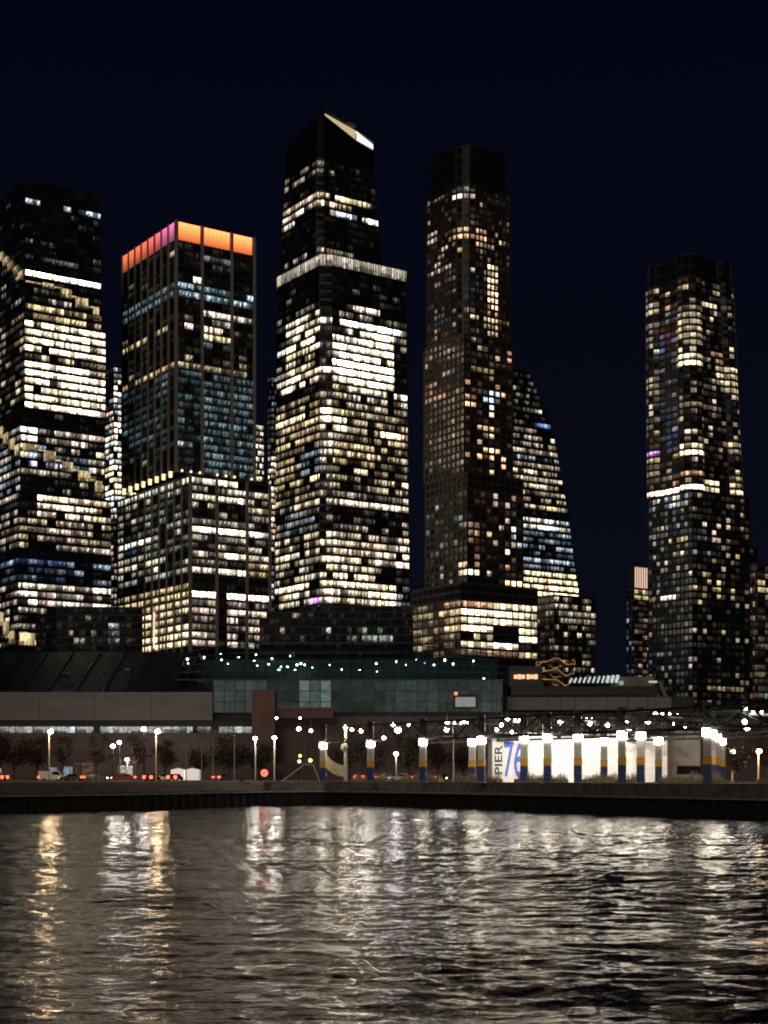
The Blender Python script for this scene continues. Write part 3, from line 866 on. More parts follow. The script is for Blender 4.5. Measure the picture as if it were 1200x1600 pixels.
# slanted crest: roof plane falls from the left-back edge to the right
def crest():
    L0, Cc, Rr, Rb = q1[0], q1[1], q1[2], q1[3]; Fr = c1[0]
    top = {}
    def zz(px, y): return PZ(y, D)
    hL, hC, hC2, hR, hF = PZ(236, L0.y), PZ(182, Cc.y), PZ(178, Rr.y), PZ(231, Rb.y), PZ(231, Fr.y)
    pts = [(L0, hL), (Cc, hC), (Rr, hC2), (Rb, hR), (Fr, hF)]
    mb = MB()
    n = len(pts)
    for i in range(n):
        (a, za), (b, zb_) = pts[i], pts[(i + 1) % n]
        mb.face([(a.x, a.y, zu), (b.x, b.y, zu), (b.x, b.y, zb_), (a.x, a.y, za)])
    mb.face([(p.x, p.y, z) for p, z in pts])
    tC.add(mb, 'crest', M['dark_glass'])
    # glowing edge of the deck along the slope
    a, b = Rr, Rb
    nrm = Vector((GU.y, -GU.x))
    def at(f, dz): 
        p = a.lerp(b, f) + nrm * .5
        z = hC2 + (hR - hC2) * f
        return (p.x, p.y, z + dz)
    def ins(f, dz):
        p = a.lerp(b, f) - nrm * 1.5
        return (p.x, p.y, hC2 + (hR - hC2) * f + dz)
    for nm, f0, f1, w0, w1, col, st in (('deck_light', .02, .62, .9, 5.0, (1, .78, .42), .55), ('deck_light', .64, .98, 5.2, 3.0, (.95, .97, .9), 1.0)):
        mb = MB()
        mb.face([at(f0, -w0 / 2), at(f1, -w1 / 2), at(f1, w1 / 2), at(f0, w0 / 2)])
        mb.face([at(f0, w0 / 2), at(f1, w1 / 2), ins(f1, w1 / 2), ins(f0, w0 / 2)])
        mb.face([ins(f0, -w0 / 2), ins(f1, -w1 / 2), at(f1, -w1 / 2), at(f0, -w0 / 2)])
        mb.face([at(f1, -w1 / 2), ins(f1, -w1 / 2), ins(f1, w1 / 2), at(f1, w1 / 2)])
        tC.add(mb, nm, emit('deck_light_%d' % int(w1 * 10), col, st, False))
    # dark steel edge above, and a mast
    mb = MB(); mb.beam(at(-.05, 3.0), at(1.0, 3.2), 1.0, .8); tC.add(mb, 'deck_rail', M['dark_metal'])
    mb = MB(); pm = at(.38, 3); mb.bar(pm, (pm[0], pm[1], pm[2] + 6), .35, .12); tC.add(mb, 'mast', M['dark_metal'])
    mb = MB(); mb.box(at(.52, 3.6), (5.5, 3, 2.2), TH); tC.add(mb, 'plant_box', M['concrete'])
crest()
tC.finish()

# ---- fourth: slender stone and glass residential tower with setbacks
bandsD = [
    (288, 530, 'LCR', -99, 9999, .13, .45, 'OW', .05), (288, 296, 'C', 700, 745, .7, .35, 'N'), (298, 310, 'C', 706, 750, .9, .9, 'P'), (290, 298, 'L', -99, 690, .6, .4, 'W'),
    (342, 362, 'L', -99, 684, .95, .6, 'P'), (350, 366, 'LCR', 700, 762, .85, .7, 'O'), (366, 378, 'LCR', 690, 775, .5, .6, 'OW'),
    (370, 420, 'L', 680, 705, .3, .4, 'N'), (398, 412, 'L', -99, 705, .8, .45, 'P'), (428, 456, 'L', -99, 715, .35, .35, 'N'),
    (405, 520, 'R', 760, 776, .82, .95, 'OW'), (410, 480, 'R', 776, 800, .05, .1, 'O'), (425, 470, 'CR', 700, 758, .3, .10, 'A', .3),
    (462, 492, 'L', -99, 725, .45, .18, 'YA'), (484, 496, 'L', 680, 705, .8, .12, 'B'), (480, 502, 'CR', 708, 760, .7, .55, 'W'), (484, 500, 'R', 776, 800, .8, .35, 'Y'), (462, 520, 'L', 705, 712, .8, .5, 'N'),
    (530, 742, 'L', -99, 9999, .16, .16, 'OWA', .10), (532, 545, 'L', -99, 715, .7, .35, 'W'), (565, 582, 'L', -99, 707, .9, .32, 'P'), (575, 632, 'L', -99, 690, .75, .28, 'O'), (610, 742, 'L', -99, 9999, .30, .22, 'OAW', .12),
    (530, 742, 'R', 730, 810, .16, .7, 'O', .04), (530, 545, 'R', 725, 765, .7, .5, 'W'), (548, 562, 'R', 725, 785, .5, .7, 'W'), (575, 584, 'R', 738, 770, .8, .3, 'Y'), (606, 645, 'R', 745, 785, .45, .8, 'WC'), (660, 735, 'R', 760, 772, .6, .9, 'W'), (700, 712, 'R', 748, 795, .7, .9, 'O'),
    (742, 762, 'LR', -99, 9999, 0, .1, 'O', 0),
    (762, 912, 'L', -99, 9999, .22, .18, 'NA', .12), (800, 830, 'L', 700, 735, .5, .22, 'C'), (880, 895, 'L', 715, 735, .9, .7, 'W'),
    (762, 905, 'R', -99, 9999, .13, .5, 'OP', .05), (768, 800, 'R', 772, 805, .5, .7, 'OP'), (812, 850, 'R', 735, 752, .8, .55, 'O'), (815, 862, 'R', 775, 812, .45, .6, 'PC'), (862, 885, 'R', 740, 752, .9, .55, 'O'), (895, 912, 'R', 775, 815, .9, .9, 'O'), (886, 896, 'R', 735, 750, .9, 1.0, 'W'),
    (912, 936, 'LR', -99, 9999, 0, .1, 'O', 0),
    (936, 1020, 'L', -99, 9999, .62, .28, 'WO', .2), (952, 962, 'L', -99, 9999, .85, .4, 'Y'), (980, 992, 'L', 698, 722, .95, .8, 'Y'),
    (936, 1020, 'R', -99, 9999, .8, .75, 'OW', .2), (948, 982, 'R', -99, 768, .95, 1.2, 'W'), (940, 968, 'R', 768, 840, .95, 1.1, 'W'), (968, 995, 'R', 775, 815, .3, .4, 'OB'), (970, 995, 'R', 815, 840, .95, 1.1, 'W'), (992, 1006, 'R', 720, 760, .7, .8, 'W'), (1005, 1018, 'R', 756, 812, 1, 1.4, 'N'), (1004, 1018, 'R', 815, 840, .2, .3, 'C')]
tD = Tower('setback_tower', 'slender brown stone apartment tower with setbacks and scattered orange windows', 740, 727, bandsD, 31,
           M['home'], M['limestone_brown'], M['limestone_brown'], M['dark_glass'])
D = 740
def rounded(C, pl, pr, r, n=4):
    Lv, Lu = reach(C, GV, pl), reach(C, GU, pr)
    pts = [C + GV * Lv]
    for k in range(n + 1):
        a = k / n * math.pi / 2
        pts.append(C + GU * (r - r * math.cos(a)) + GV * (r - r * math.sin(a)))
    pts.append(C + GU * Lu)
    return pts, [C + GV * Lv + GU * Lu]
# dark crown
C = Vector(PX(722, D)); tD.D = D
pp, bb = rounded(C, 674, 788, 9)
M['crown_stone'] = mat('crown_stone', (0.007, 0.0065, 0.006), .6, var=.3)
tD.section(pp, bb, PZ(290, D), PZ(226, D), 16 * D / F, [5, 1, 1, 1, 1, 6], 'XXXXXX', bandh=.25, bandm=M['crown_stone'], pierm=M['crown_stone'], pier=.8)
C = Vector(PX(722, D)); pp, bb = rounded(C, 668, 796, 8)
tD.section(pp, bb, PZ(530, D), PZ(288, D), 10.6 * D / F, [7, 1, 1, 1, 1, 9], 'LCCCCR', bandh=.34, pier=.8, pierdepth=.4, bandm=M['bronze'], pierm=M['bronze'])
C = Vector(PX(726, D - 3)); pp, bb = quad_path(C, 664, 800)
tD.section(pp, bb, PZ(742, D), PZ(527, D), 11.5 * D / F, [9, 8], 'LR', bandh=.36, pier=1.0, pierdepth=.5, edge_m=[M['limestone_brown'], M['bronze']])
D = 735; C = Vector(PX(731, D)); tD.D = D; pp, bb = quad_path(C, 666, 816)
tD.section(pp, bb, PZ(914, D), PZ(741, D), 12.0 * D / F, [9, 9], 'LR', bandh=.34, pier=.95, pierdepth=.5, edge_m=[M['limestone_brown'], M['bronze']])
D = 722; C = Vector(PX(720, D)); tD.D = D; pp, bb = quad_path(C, 645, 839)
tD.section(pp, bb, 4.0, PZ(913, D), 12.4 * D / F, [9, 12], 'LR', bandh=.3, pier=.45, pierdepth=.5, edge_m=[M['limestone_brown'], M['bronze']])
tD.finish()

# ---- behind it: sloping tower
bandsE = [
    (570, 660, 'R', -99, 9999, .30, .12, 'N', .3), (594, 606, 'R', -99, 9999, .5, .2, 'N'), (606, 616, 'R', -99, 840, .5, .3, 'N'), (628, 640, 'R', 835, 900, .5, .5, 'N'), (640, 658, 'R', -99, 9999, .2, .06, 'N', .2),
    (658, 672, 'R', -99, 840, .8, .35, 'N'), (645, 662, 'R', 836, 880, 1, .5, 'B'),
    (672, 735, 'R', -99, 9999, .72, .62, 'NW', .2), (700, 712, 'R', -99, 9999, .5, .25, 'C', .3), (735, 790, 'R', -99, 9999, .82, .55, 'YN', .3), (790, 804, 'R', -99, 9999, .15, .15, 'N'),
    (804, 816, 'R', -99, 9999, .9, .75, 'CN'), (816, 826, 'R', -99, 9999, .5, .3, 'P'), (826, 892, 'R', -99, 9999, .62, .45, 'C', .2), (848, 862, 'R', -99, 9999, .25, .2, 'C', .3),
    (886, 925, 'R', -99, 9999, .95, .9, 'YW', .2), (925, 934, 'R', -99, 9999, .6, .7, 'N'), (934, 1060, 'R', -99, 9999, .4, .3, 'N', .1)]
tE = Tower('sloping_tower', 'glass office tower with a sloping right edge, behind the brown stone tower', 1000, 770, bandsE, 37,
           M['office'], M['dark_metal'], M['dark_metal'], M['dark_glass'])
D = 1000; C = Vector(PX(770, D))
for (ya, yb, xt, xb2) in ((575, 660, 826, 864), (660.5, 780, 864, 886), (780.5, 950, 886, 908)):
    p0, b0 = quad_path(C, 745, xb2); p1, b1 = quad_path(C, 745, xt)
    tE.section(p0, b0, PZ(yb, D), PZ(ya, D), 10.4 * D / F, [4, 14], 'LR', p1, b1, bandh=.36, piers=True, every=3, pier=.3, roof=ya < 600)
p0, b0 = quad_path(C, 745, 926)
tE.section(p0, b0, 4.0, PZ(951, D), 11 * D / F, [4, 14], 'LR', bandh=.3, piers=True, every=3, pier=.3)
tE.finish()

# ---- block at the foot of the sloping tower
bandsK = [(930, 1060, 'LR', -99, 9999, .22, .3, 'NW', .1), (940, 950, 'R', 868, 905, .9, .5, 'N'), (952, 975, 'R', 868, 932, .85, .45, 'N'), (952, 975, 'L', -99, 9999, .4, .2, 'N'), (975, 1010, 'R', 868, 905, .4, .3, 'Y')]
tK = Tower('podium_block', 'dark mid-rise block at the foot of the sloping tower, few pale window rows', 880, 866, bandsK, 41, M['office'], M['dark_metal'], M['bronze'], M['dark_glass'])
tK.root['category'] = 'building'
C = Vector(PX(866, 880)); p0, b0 = quad_path(C, 838, 930)
tK.section(p0, b0, 4.0, PZ(932, 880), 11 * 880 / F, [4, 9], 'LR', bandh=.3, pier=.3, every=3)
tK.finish()

# ---- right: tower of bundled round bays
bandsF = [
    (428, 436, 'N', -99, 9999, .9, .5, 'O'), (436, 452, 'RS', 1095, 1118, 1, 1.5, 'O'), (436, 452, 'RS', 1116, 1160, .5, .5, 'W'),
    (436, 768, 'LMNRS', -99, 9999, .20, .42, 'OWP', .06), (455, 480, 'M', -99, 1040, .95, .5, 'NY'), (462, 478, 'RS', 1095, 1130, .9, .75, 'WP'), (482, 512, 'M', -99, 1040, .8, .5, 'W'),
    (480, 492, 'N', -99, 9999, .95, .4, 'W'), (500, 545, 'N', -99, 9999, .95, .62, 'W'), (535, 545, 'N', -99, 9999, 1, 1.1, 'N'), (556, 568, 'N', -99, 9999, .98, 1.1, 'W'), (545, 556, 'N', -99, 9999, .7, .6, 'W'),
    (480, 700, 'L', -99, 9999, .45, .15, 'CBA', .3), (485, 660, 'M', -99, 1040, .45, .4, 'PN', .2), (575, 600, 'M', -99, 1040, .9, .35, 'W'),
    (520, 540, 'R', 1110, 1130, .6, .6, 'W'), (540, 560, 'R', 1118, 1136, .9, .6, 'O'), (565, 600, 'RS', 1120, 1165, .8, .6, 'W'), (600, 660, 'S', -99, 9999, .6, .45, 'NY'), (590, 612, 'R', -99, 9999, .4, .2, 'N', .2), (625, 660, 'R', -99, 9999, .4, .45, 'PW', .15),
    (625, 636, 'N', -99, 9999, .9, .42, 'W'), (655, 662, 'N', -99, 9999, .8, .35, 'Y'), (662, 690, 'L', -99, 9999, .6, .22, 'BC', .3), (685, 700, 'S', -99, 9999, .95, .5, 'W'), (694, 708, 'M', -99, 1040, 1, .75, 'V'),
    (696, 712, 'N', -99, 9999, .98, .9, 'W'), (706, 730, 'M', -99, 1040, .85, .5, 'W'), (712, 728, 'N', -99, 9999, .5, .3, 'N'), (730, 746, 'N', -99, 9999, .9, .6, 'O'), (730, 748, 'LM', -99, 9999, .8, .4, 'W'), (730, 748, 'S', -99, 9999, .9, .7, 'W'), (755, 768, 'LMN', -99, 9999, 1, 1.7, 'W'), (748, 766, 'R', -99, 1125, .95, .9, 'WY'), (748, 766, 'S', -99, 9999, .9, .7, 'W'),
    (768, 1100, 'L', -99, 9999, .34, .30, 'NNCA', .12), (770, 830, 'L', 1040, 1082, .5, .35, 'NC', .2), (832, 842, 'L', 1045, 1080, .6, .6, 'Y'), (862, 900, 'L', 1050, 1090, .5, .45, 'WN', .1), (920, 932, 'L', 1030, 1055, .9, .9, 'N'), (930, 1000, 'L', -99, 1085, .35, .22, 'NA', .2), (1010, 1030, 'L', -99, 9999, .4, .25, 'CB', .2),
    (768, 1100, 'R', -99, 9999, .20, .34, 'WYP', .05), (810, 830, 'R', 1100, 1140, .5, .7, 'PW'), (832, 870, 'R', 1085, 1110, .5, .4, 'NC'), (895, 945, 'R', 1085, 1150, .35, .5, 'Y'), (1000, 1060, 'R', -99, 9999, .08, .2, 'N'), (1065, 1082, 'R', 1110, 1165, .8, .4, 'Y'), (1065, 1082, 'L', 1060, 1085, .8, .35, 'O')]
tF = Tower('bundled_tower', 'rounded apartment tower at the right with a bright cream band at mid-height', 800, 1072, bandsF, 43,
           M['home'], M['dark_metal'], M['dark_metal'], M['dark_glass'])
D = 800; C = Vector(PX(1074, D))
def lobed(C, Lu, Lv, c=4.0, r=6.4, n=4):
    q = math.sqrt(r * r - c * c)
    e = math.atan2(q, c)
    def w(a, b): return C + GU * a + GV * b
    pts = []; nm = []
    def arc(ca, cb, a0, a1, tagc, n=n):
        for k in range(n + 1):
            t = a0 + (a1 - a0) * k / n
            pts.append(w(ca + r * math.cos(t), cb + r * math.sin(t)))
            if k < n: nm.append(tagc)
    # left bay, left face, near bay, right face, right bay
    arc(c, Lv - c, math.pi * .62, math.pi + e, 'M')
    nm.append('L')
    arc(c, c, math.pi - e, math.pi * 1.5 + e, 'N', 6)
    nm.append('R')
    arc(Lu - c, c, math.pi * 1.5 - e, math.pi * 1.5 + 1.25, 'S')
    return pts, [w(Lu, Lv * .5), w(Lu * .8, Lv), w(Lu * .5, Lv)], nm
C = Vector(PX(1081, D)); pts, back, nm = lobed(C, 37.0, 32.0)
C1 = Vector(PX(1076, D)); pts1, back1, _ = lobed(C1, 31.5, 30.5)
bays = [{'L': 3, 'R': 5}.get(x, 1) for x in nm]
tF.section(pts, back, PZ(768, D), PZ(434, D), 10.7 * D / F, bays, ''.join(nm), pts1, back1, bandh=.34, pier=.5, pierdepth=.4)
ptsc, backc, nmc = lobed(C1 + GU * 1.2 + GV * 1.2, 29.5, 28.5)
tF.section(ptsc, backc, PZ(434, D), PZ(398, D), 18 * D / F, bays, 'X' * len(nmc), bandh=.2, bandm=M['crown_stone'], pier=.5, pierm=M['crown_stone'], bodym=M['crown_stone'])
D = 795; C = Vector(PX(1082, D)); tF.D = D; pp, bb = quad_path(C, 1014, 1170)
tF.section(pp, bb, 4.0, PZ(769, D), 11.3 * D / F, [11, 12], 'LR', bandh=.36, pier=.6, pierdepth=.4)
tF.finish()

# ---- slices of towers further back
def small_tower(name, label, D, pc, pl, pr, ytop, pitch, bl, br, bands, seed, wm='office', bm='dark_metal', pm='dark_metal', every=1, cat='skyscraper', ybot=None):
    t = Tower(name, label, D, pc, bands, seed, M[wm], M[bm], M[pm], M['dark_glass'])
    t.root['category'] = cat
    C = Vector(PX(pc, D)); p, b = quad_path(C, pl, pr)
    t.section(p, b, 4.0, PZ(ytop, D), pitch * D / F, [bl, br], 'LR', bandh=.3, pier=.35, pierdepth=.4, every=every)
    t.finish()
    return t
small_tower('distant_tower', 'distant bright office slab glimpsed between the stepped tower and the orange-crowned tower', 1120, 178, 158, 214, 574, 9.6, 3, 6,
            [(560, 960, 'LR', -99, 9999, .72, .8, 'PNC', .2), (560, 640, 'L', -99, 9999, .4, .15, 'A'), (655, 690, 'R', -99, 9999, .95, 1.1, 'P'), (730, 775, 'LR', -99, 9999, .9, 1.0, 'WP'), (800, 960, 'LR', -99, 9999, .6, .35, 'N')], 51)
small_tower('distant_tower', 'distant window-dotted tower just right of the orange-crowned tower, low roof', 1060, 400, 385, 412, 664, 10, 2, 4,
            [(650, 960, 'LR', -99, 9999, .7, .7, 'NW', .2)], 52)
small_tower('distant_tower', 'narrow bluish tower edge hugging the left side of the tallest tower', 1000, 424, 419, 452, 590, 9.5, 2, 6,
            [(560, 730, 'LR', -99, 9999, .55, .2, 'TCN', .3), (715, 860, 'LR', -99, 9999, .85, .8, 'WP', .2), (860, 1000, 'LR', -99, 9999, .6, .22, 'AC', .3)], 53)
tI = small_tower('distant_tower', 'mid-rise tower with a crown of glowing pink fins, left of the rounded tower', 960, 991, 979, 1036, 921, 9, 3, 7,
            [(920, 935, 'R', -99, 9999, .95, .5, 'Y'), (935, 1060, 'LR', -99, 9999, .22, .25, 'WO', .1), (950, 1060, 'L', -99, 9999, .5, .2, 'BCA'), (1035, 1048, 'R', -99, 9999, .7, .4, 'Y')], 54, wm='home')
# glowing fins
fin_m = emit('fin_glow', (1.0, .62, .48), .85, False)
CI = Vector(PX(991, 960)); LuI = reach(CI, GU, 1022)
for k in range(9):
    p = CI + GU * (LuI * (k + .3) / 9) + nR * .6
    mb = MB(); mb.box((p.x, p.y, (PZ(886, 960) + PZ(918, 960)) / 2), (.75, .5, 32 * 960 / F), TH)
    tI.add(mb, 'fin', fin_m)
mb = MB(); pI, bI = quad_path(CI + GU * .5 + GV * .5, 984, 1022)
mb.prism([(p.x, p.y) for p in pI + bI], PZ(921, 960), PZ(884, 960)); tI.add(mb, 'crown_core', M['crown_stone'])
small_tower('distant_tower', 'brownish apartment block cut by the right edge, yellow window pairs', 850, 1184, 1172, 1262, 884, 11.2, 3, 7,
            [(884, 1090, 'LR', -99, 9999, .25, .22, 'YW', .15), (895, 925, 'R', -99, 9999, .6, .4, 'Y'), (960, 1090, 'R', -99, 9999, .4, .12, 'YNA', .3)], 55, wm='home', bm='bronze', pm='bronze')
small_tower('distant_tower', 'dark tower shoulder peeking out right of the rounded tower', 900, 1150, 1140, 1183, 856, 11, 2, 5,
            [(850, 1000, 'LR', -99, 9999, .3, .25, 'NA', .1)], 56, wm='home')

# ---- dark glass halls in front of the towers
bandsDk = [(940, 1030, 'LR', -99, 9999, .04, .12, 'N', .05), (978, 1004, 'R', 106, 130, .5, .16, 'N'), (978, 1004, 'R', 172, 186, .95, .25, 'G')]
tDk = Tower('dark_hall', 'low dark glass building in front of the stepped tower, three green windows', 470, 62, bandsDk, 61, M['office'], M['black_steel'], M['black_steel'], M['dark_glass'])
tDk.root['category'] = 'building'
p = [Vector(PX(54, 500)), Vector(PX(56, 470)), Vector(PX(88, 468)), Vector(PX(223, 470)), Vector(PX(224, 500))]
tDk.D = 470
tDk.section([p[1], p[2]], [Vector(PX(88, 500)), Vector(PX(56, 500))], 4, PZ(966, 470), 2.2, [4], 'R', bandh=.2, piers=False)
tDk.section([p[2], p[3]], [Vector(PX(223, 500)), Vector(PX(88, 500))], 4, PZ(951, 470), 2.3, [15], 'R', bandh=.2, piers=False)
tDk.finish()
bandsDo = [(940, 1030, 'R', -99, 9999, .05, .10, 'N', .05), (985, 1000, 'R', 500, 620, .35, .3, 'NG'), (990, 1000, 'R', 568, 612, .95, .4, 'G')]
tDo = Tower('dark_hall', 'low dark stepped glass hall below the tallest tower, small green lights', 470, 520, bandsDo, 62, M['office'], M['black_steel'], M['black_steel'], M['dark_glass'])
tDo.root['category'] = 'building'; tDo.D = 470
for (x0, x1, yt, dep, nb) in ((405, 646, 968, 470, 30), (416, 644, 958, 476, 28), (470, 643, 949, 482, 22)):
    a, b = Vector(PX(x0, dep)), Vector(PX(x1, dep))
    tDo.section([a, b], [Vector((b.x, dep + 40)), Vector((a.x, dep + 40))], 4, PZ(yt, dep), 2.4, [nb], 'R', bandh=.2, piers=False)
tDo.finish()

# ================================================================== convention centre behind the highway
M['wall_grey'] = mat('grey_cladding', (0.26, 0.25, 0.235), .65, var=.15, scale=.12, stretch=(1, 1, 4))
M['wall_plum'] = mat('plum_wall', (0.17, 0.125, 0.12), .8, var=.2, scale=.2)
M['wall_brown'] = mat('brown_wall', (0.20, 0.115, 0.10), .8, var=.2, scale=.3)
M['wall_dark'] = mat('dark_wall', (0.05, 0.045, 0.042), .8, var=.3, scale=.2)
M['roof_teal'] = mat('roof_glass', (0.016, 0.026, 0.027), .22, var=.4, scale=.3)
M['mullion'] = mat('mullion_metal', (0.03, 0.037, 0.038), .4, var=.2)
DJ = 352.0
def jx(px): return (px - 600) / F * DJ
def jz(py): return PZ(py, DJ)
hall = empty('convention_centre', (0, DJ, GZ), 0, 'long glass convention hall with teal panes and grey side wing behind the highway', 'building')
def hp(mb, name, m, par=None, **k):
    o = mb.build(name, m, par or hall, **k)
    if par is None: o.location = (0, -DJ, -GZ)
    return o
# side wing, left
x0, x1 = jx(-160), jx(332)
mb = MB(); mb.box(((x0 + x1) / 2, DJ + 20, (GZ + jz(1082)) / 2), (x1 - x0, 39.0, jz(1082) - GZ)); hp(mb, 'wing_core', M['wall_dark'])
zt, zb = jz(1081), jz(1125)
n = 12
for k in range(n):          # long horizontal cladding boards
    za = zb + (zt - zb) * k / n; zc = zb + (zt - zb) * (k + .9) / n
    for (xa, xb_) in ((x0, jx(-10)), (jx(-10) + .08, jx(62)), (jx(62) + .08, jx(148)), (jx(148) + .08, jx(236)), (jx(236) + .08, x1)):
        mb = MB(); mb.box(((xa + xb_) / 2, DJ + .25 - .05 * (k % 2), (za + zc) / 2), (xb_ - xa, .6, zc - za)); hp(mb, 'cladding_board', M['wall_grey'])
mb = MB(); mb.box(((x0 + x1) / 2 + 4, DJ + 3, (jz(1125) + jz(1135)) / 2), (x1 - x0 + 9, 4, (1135 - 1125) * DJ / F - .05)); hp(mb, 'canopy_fascia', M['black_steel'])
# lit clerestory strip
cuts = [-160, -100, -45, 2, 25, 53, 77, 108, 118, 147, 157, 178, 186, 222, 252, 292, 302, 308, 330, 342, 366, 396]
dark = {(147, 157), (302, 308), (330, 342)}
rj = random.Random(4)
for a, b in zip(cuts[:-1], cuts[1:]):
    mb = MB(); xa, xb_ = jx(a), jx(b)
    st = .02 if (a, b) in dark else rj.choice([.36, .46, .6])
    if (a, b) in ((108, 118), (178, 186)): st = 1.3
    g = tuple(c * st for c in ((.95, 1, .95) if st < 1 else (.85, .9, 1)))
    z0_, z1_ = jz(1145), jz(1135.5)
    yf = DJ - .55
    u = rj.random() * 50
    mb.face([(xa + .08, yf, z0_), (xb_ - .08, yf, z0_), (xb_ - .08, yf, z1_), (xa + .08, yf, z1_)], [(u, 0), (u + xb_ - xa, 0), (u + xb_ - xa, 1), (u, 1)], g)
    mb.face([(xa + .08, yf, z1_), (xb_ - .08, yf, z1_), (xb_ - .08, yf + .5, z1_), (xa + .08, yf + .5, z1_)], None, (0, 0, 0))
    mb.face([(xa + .08, yf + .5, z0_), (xa + .08, yf, z0_), (xa + .08, yf, z1_), (xa + .08, yf + .5, z1_)], None, (0, 0, 0))
    hp(mb, 'clerestory_window', M['strip'])
mb = MB(); mb.box(((jx(-160) + jx(396)) / 2, DJ - .2, (GZ + jz(1145.4)) / 2), (jx(396) - jx(-160), .6, jz(1145.4) - GZ)); hp(mb, 'lower_wall', M['wall_plum'])
# doors and bright openings in the lower wall
for k, (a, b, ya, yb, st, col) in enumerate([(-8, 3, 1200, 1216, .5, 'N'), (78, 92, 1199, 1214, .3, 'C'), (98, 114, 1198, 1214, .3, 'C'), (186, 208, 1196, 1213, .55, 'N'), (118, 146, 1192, 1218, .10, 'O')]):
    mb = MB(); xa, xb_ = jx(a), jx(b); u = k * 7.0
    g = tuple(c * st for c in PAL[col]); yf = DJ - .62
    mb.face([(xa, yf, jz(yb)), (xb_, yf, jz(yb)), (xb_, yf, jz(ya)), (xa, yf, jz(ya))], [(u, 0), (u + 2, 0), (u + 2, 1), (u, 1)], g)
    mb.face([(xa, yf, jz(ya)), (xb_, yf, jz(ya)), (xb_, yf + .1, jz(ya)), (xa, yf + .1, jz(ya))], None, (0, 0, 0))
    hp(mb, 'lit_doorway', M['strip'])
# dark sloped roof of the wing
mb = MB()
mb.face([(x0, DJ + 1, jz(1081)), (jx(325), DJ + 1, jz(1081)), (jx(285), DJ + 32, PZ(1019, DJ + 32)), (x0, DJ + 32, PZ(1019, DJ + 32))])
mb.face([(jx(325), DJ + 1, jz(1081)), (jx(325), DJ + 34, jz(1081)), (jx(285), DJ + 32, PZ(1019, DJ + 32))])
hp(mb, 'wing_roof', M['roof_teal'])
for k in range(9):
    xx = jx(-60 + k * 44); mb = MB(); mb.beam((xx, DJ + .8, jz(1081) + .1), (min(xx, jx(285)), DJ + 31.8, PZ(1019, DJ + 32) + .1), .18, .25); hp(mb, 'roof_rib', M['mullion'])
for (px, py) in ((182, 1046), (80, 1052), (84, 1052)):
    mb = MB(); mb.box((jx(px), DJ + 15, PZ(py, DJ + 15)), (1.0, .6, .5)); hp(mb, 'roof_vent', M['concrete'])

# main hall: glass wall and glass roof, panes one by one
def pane_mat():
    m, nt, p = nodes_of('hall_glass'); N, L = nt.nodes, nt.links
    at = N.new('ShaderNodeAttribute'); at.attribute_name = 'glow'
    tc = N.new('ShaderNodeTexCoord'); nz = N.new('ShaderNodeTexNoise'); nz.inputs['Scale'].default_value = .8
    L.new(tc.outputs['Object'], nz.inputs['Vector'])
    L.new(at.outputs['Color'], p.inputs['Emission Color'])
    L.new(math_node(nt, 'MULTIPLY_ADD', nz.outputs['Fac'], 1.3, .3), p.inputs['Emission Strength'])
    p.inputs['Base Color'].default_value = (.02, .03, .03, 1); p.inputs['Roughness'].default_value = .12
    m.cycles.emission_sampling = 'NONE'
    return m
M['hall_glass'] = pane_mat()
def clear_mat():
    m, nt, p = nodes_of('roof_pane_glass'); N, L = nt.nodes, nt.links
    tr = N.new('ShaderNodeBsdfTransparent'); tr.inputs[0].default_value = (.55, .72, .72, 1)
    gl = N.new('ShaderNodeBsdfGlossy'); gl.inputs['Roughness'].default_value = .12; gl.inputs[0].default_value = (.5, .6, .6, 1)
    fr = N.new('ShaderNodeFresnel'); fr.inputs[0].default_value = 1.5
    mx = N.new('ShaderNodeMixShader'); L.new(fr.outputs[0], mx.inputs[0]); L.new(tr.outputs[0], mx.inputs[1]); L.new(gl.outputs[0], mx.inputs[2])
    L.new(mx.outputs[0], N['Material Output'].inputs[0])
    return m
M['clear'] = clear_mat()
rj = random.Random(9)
HX0, HX1 = 332, 786
nc = 27; rows = [(1062, 1079), (1079, 1096), (1096, 1113)]
brightp = {(x, r) for x in (8, 9, 10) for r in (0, 1, 2)}
for c in range(nc):
    for r, (ya, yb) in enumerate(rows):
        a = HX0 + (HX1 - HX0) * c / nc; b = HX0 + (HX1 - HX0) * (c + 1) / nc
        st = rj.uniform(.010, .05)
        if c < 5: st = rj.uniform(.05, .09)
        if (c, r) in brightp: st = .26 * rj.uniform(.6, 1.2)
        if c in (9,) : st *= .6
        if 17 <= c <= 20 or c >= 25: st = rj.uniform(.04, .075)
        if 5 <= c <= 7 and r < 2: st = rj.uniform(.008, .02)
        if 11 <= c <= 14: st *= .5
        st = st * .55 + .012
        g = (st * .74, st * .97, st * .93)
        mb = MB(); xa, xb_ = jx(a) + .09, jx(b) - .09; z0_, z1_ = jz(yb) + .09, jz(ya) - .09; y = DJ + 2.0
        mb.face([(xa, y, z0_), (xb_, y, z0_), (xb_, y, z1_), (xa, y, z1_)], None, g)
        mb.face([(xa, y, z1_), (xb_, y, z1_), (xb_, y + .1, z1_), (xa, y + .1, z1_)], None, (0, 0, 0))
        mb.face([(xa, y + .1, z0_), (xa, y, z0_), (xa, y, z1_), (xa, y + .1, z1_)], None, (0, 0, 0))
        hp(mb, 'pane', M['hall_glass'])
for c in range(nc + 1):
    a = jx(HX0 + (HX1 - HX0) * c / nc)
    mb = MB(); mb.box((a, DJ + 2.0, (jz(1062) + jz(1113)) / 2), (.16, .34, jz(1062) - jz(1113))); hp(mb, 'mullion', M['mullion'])
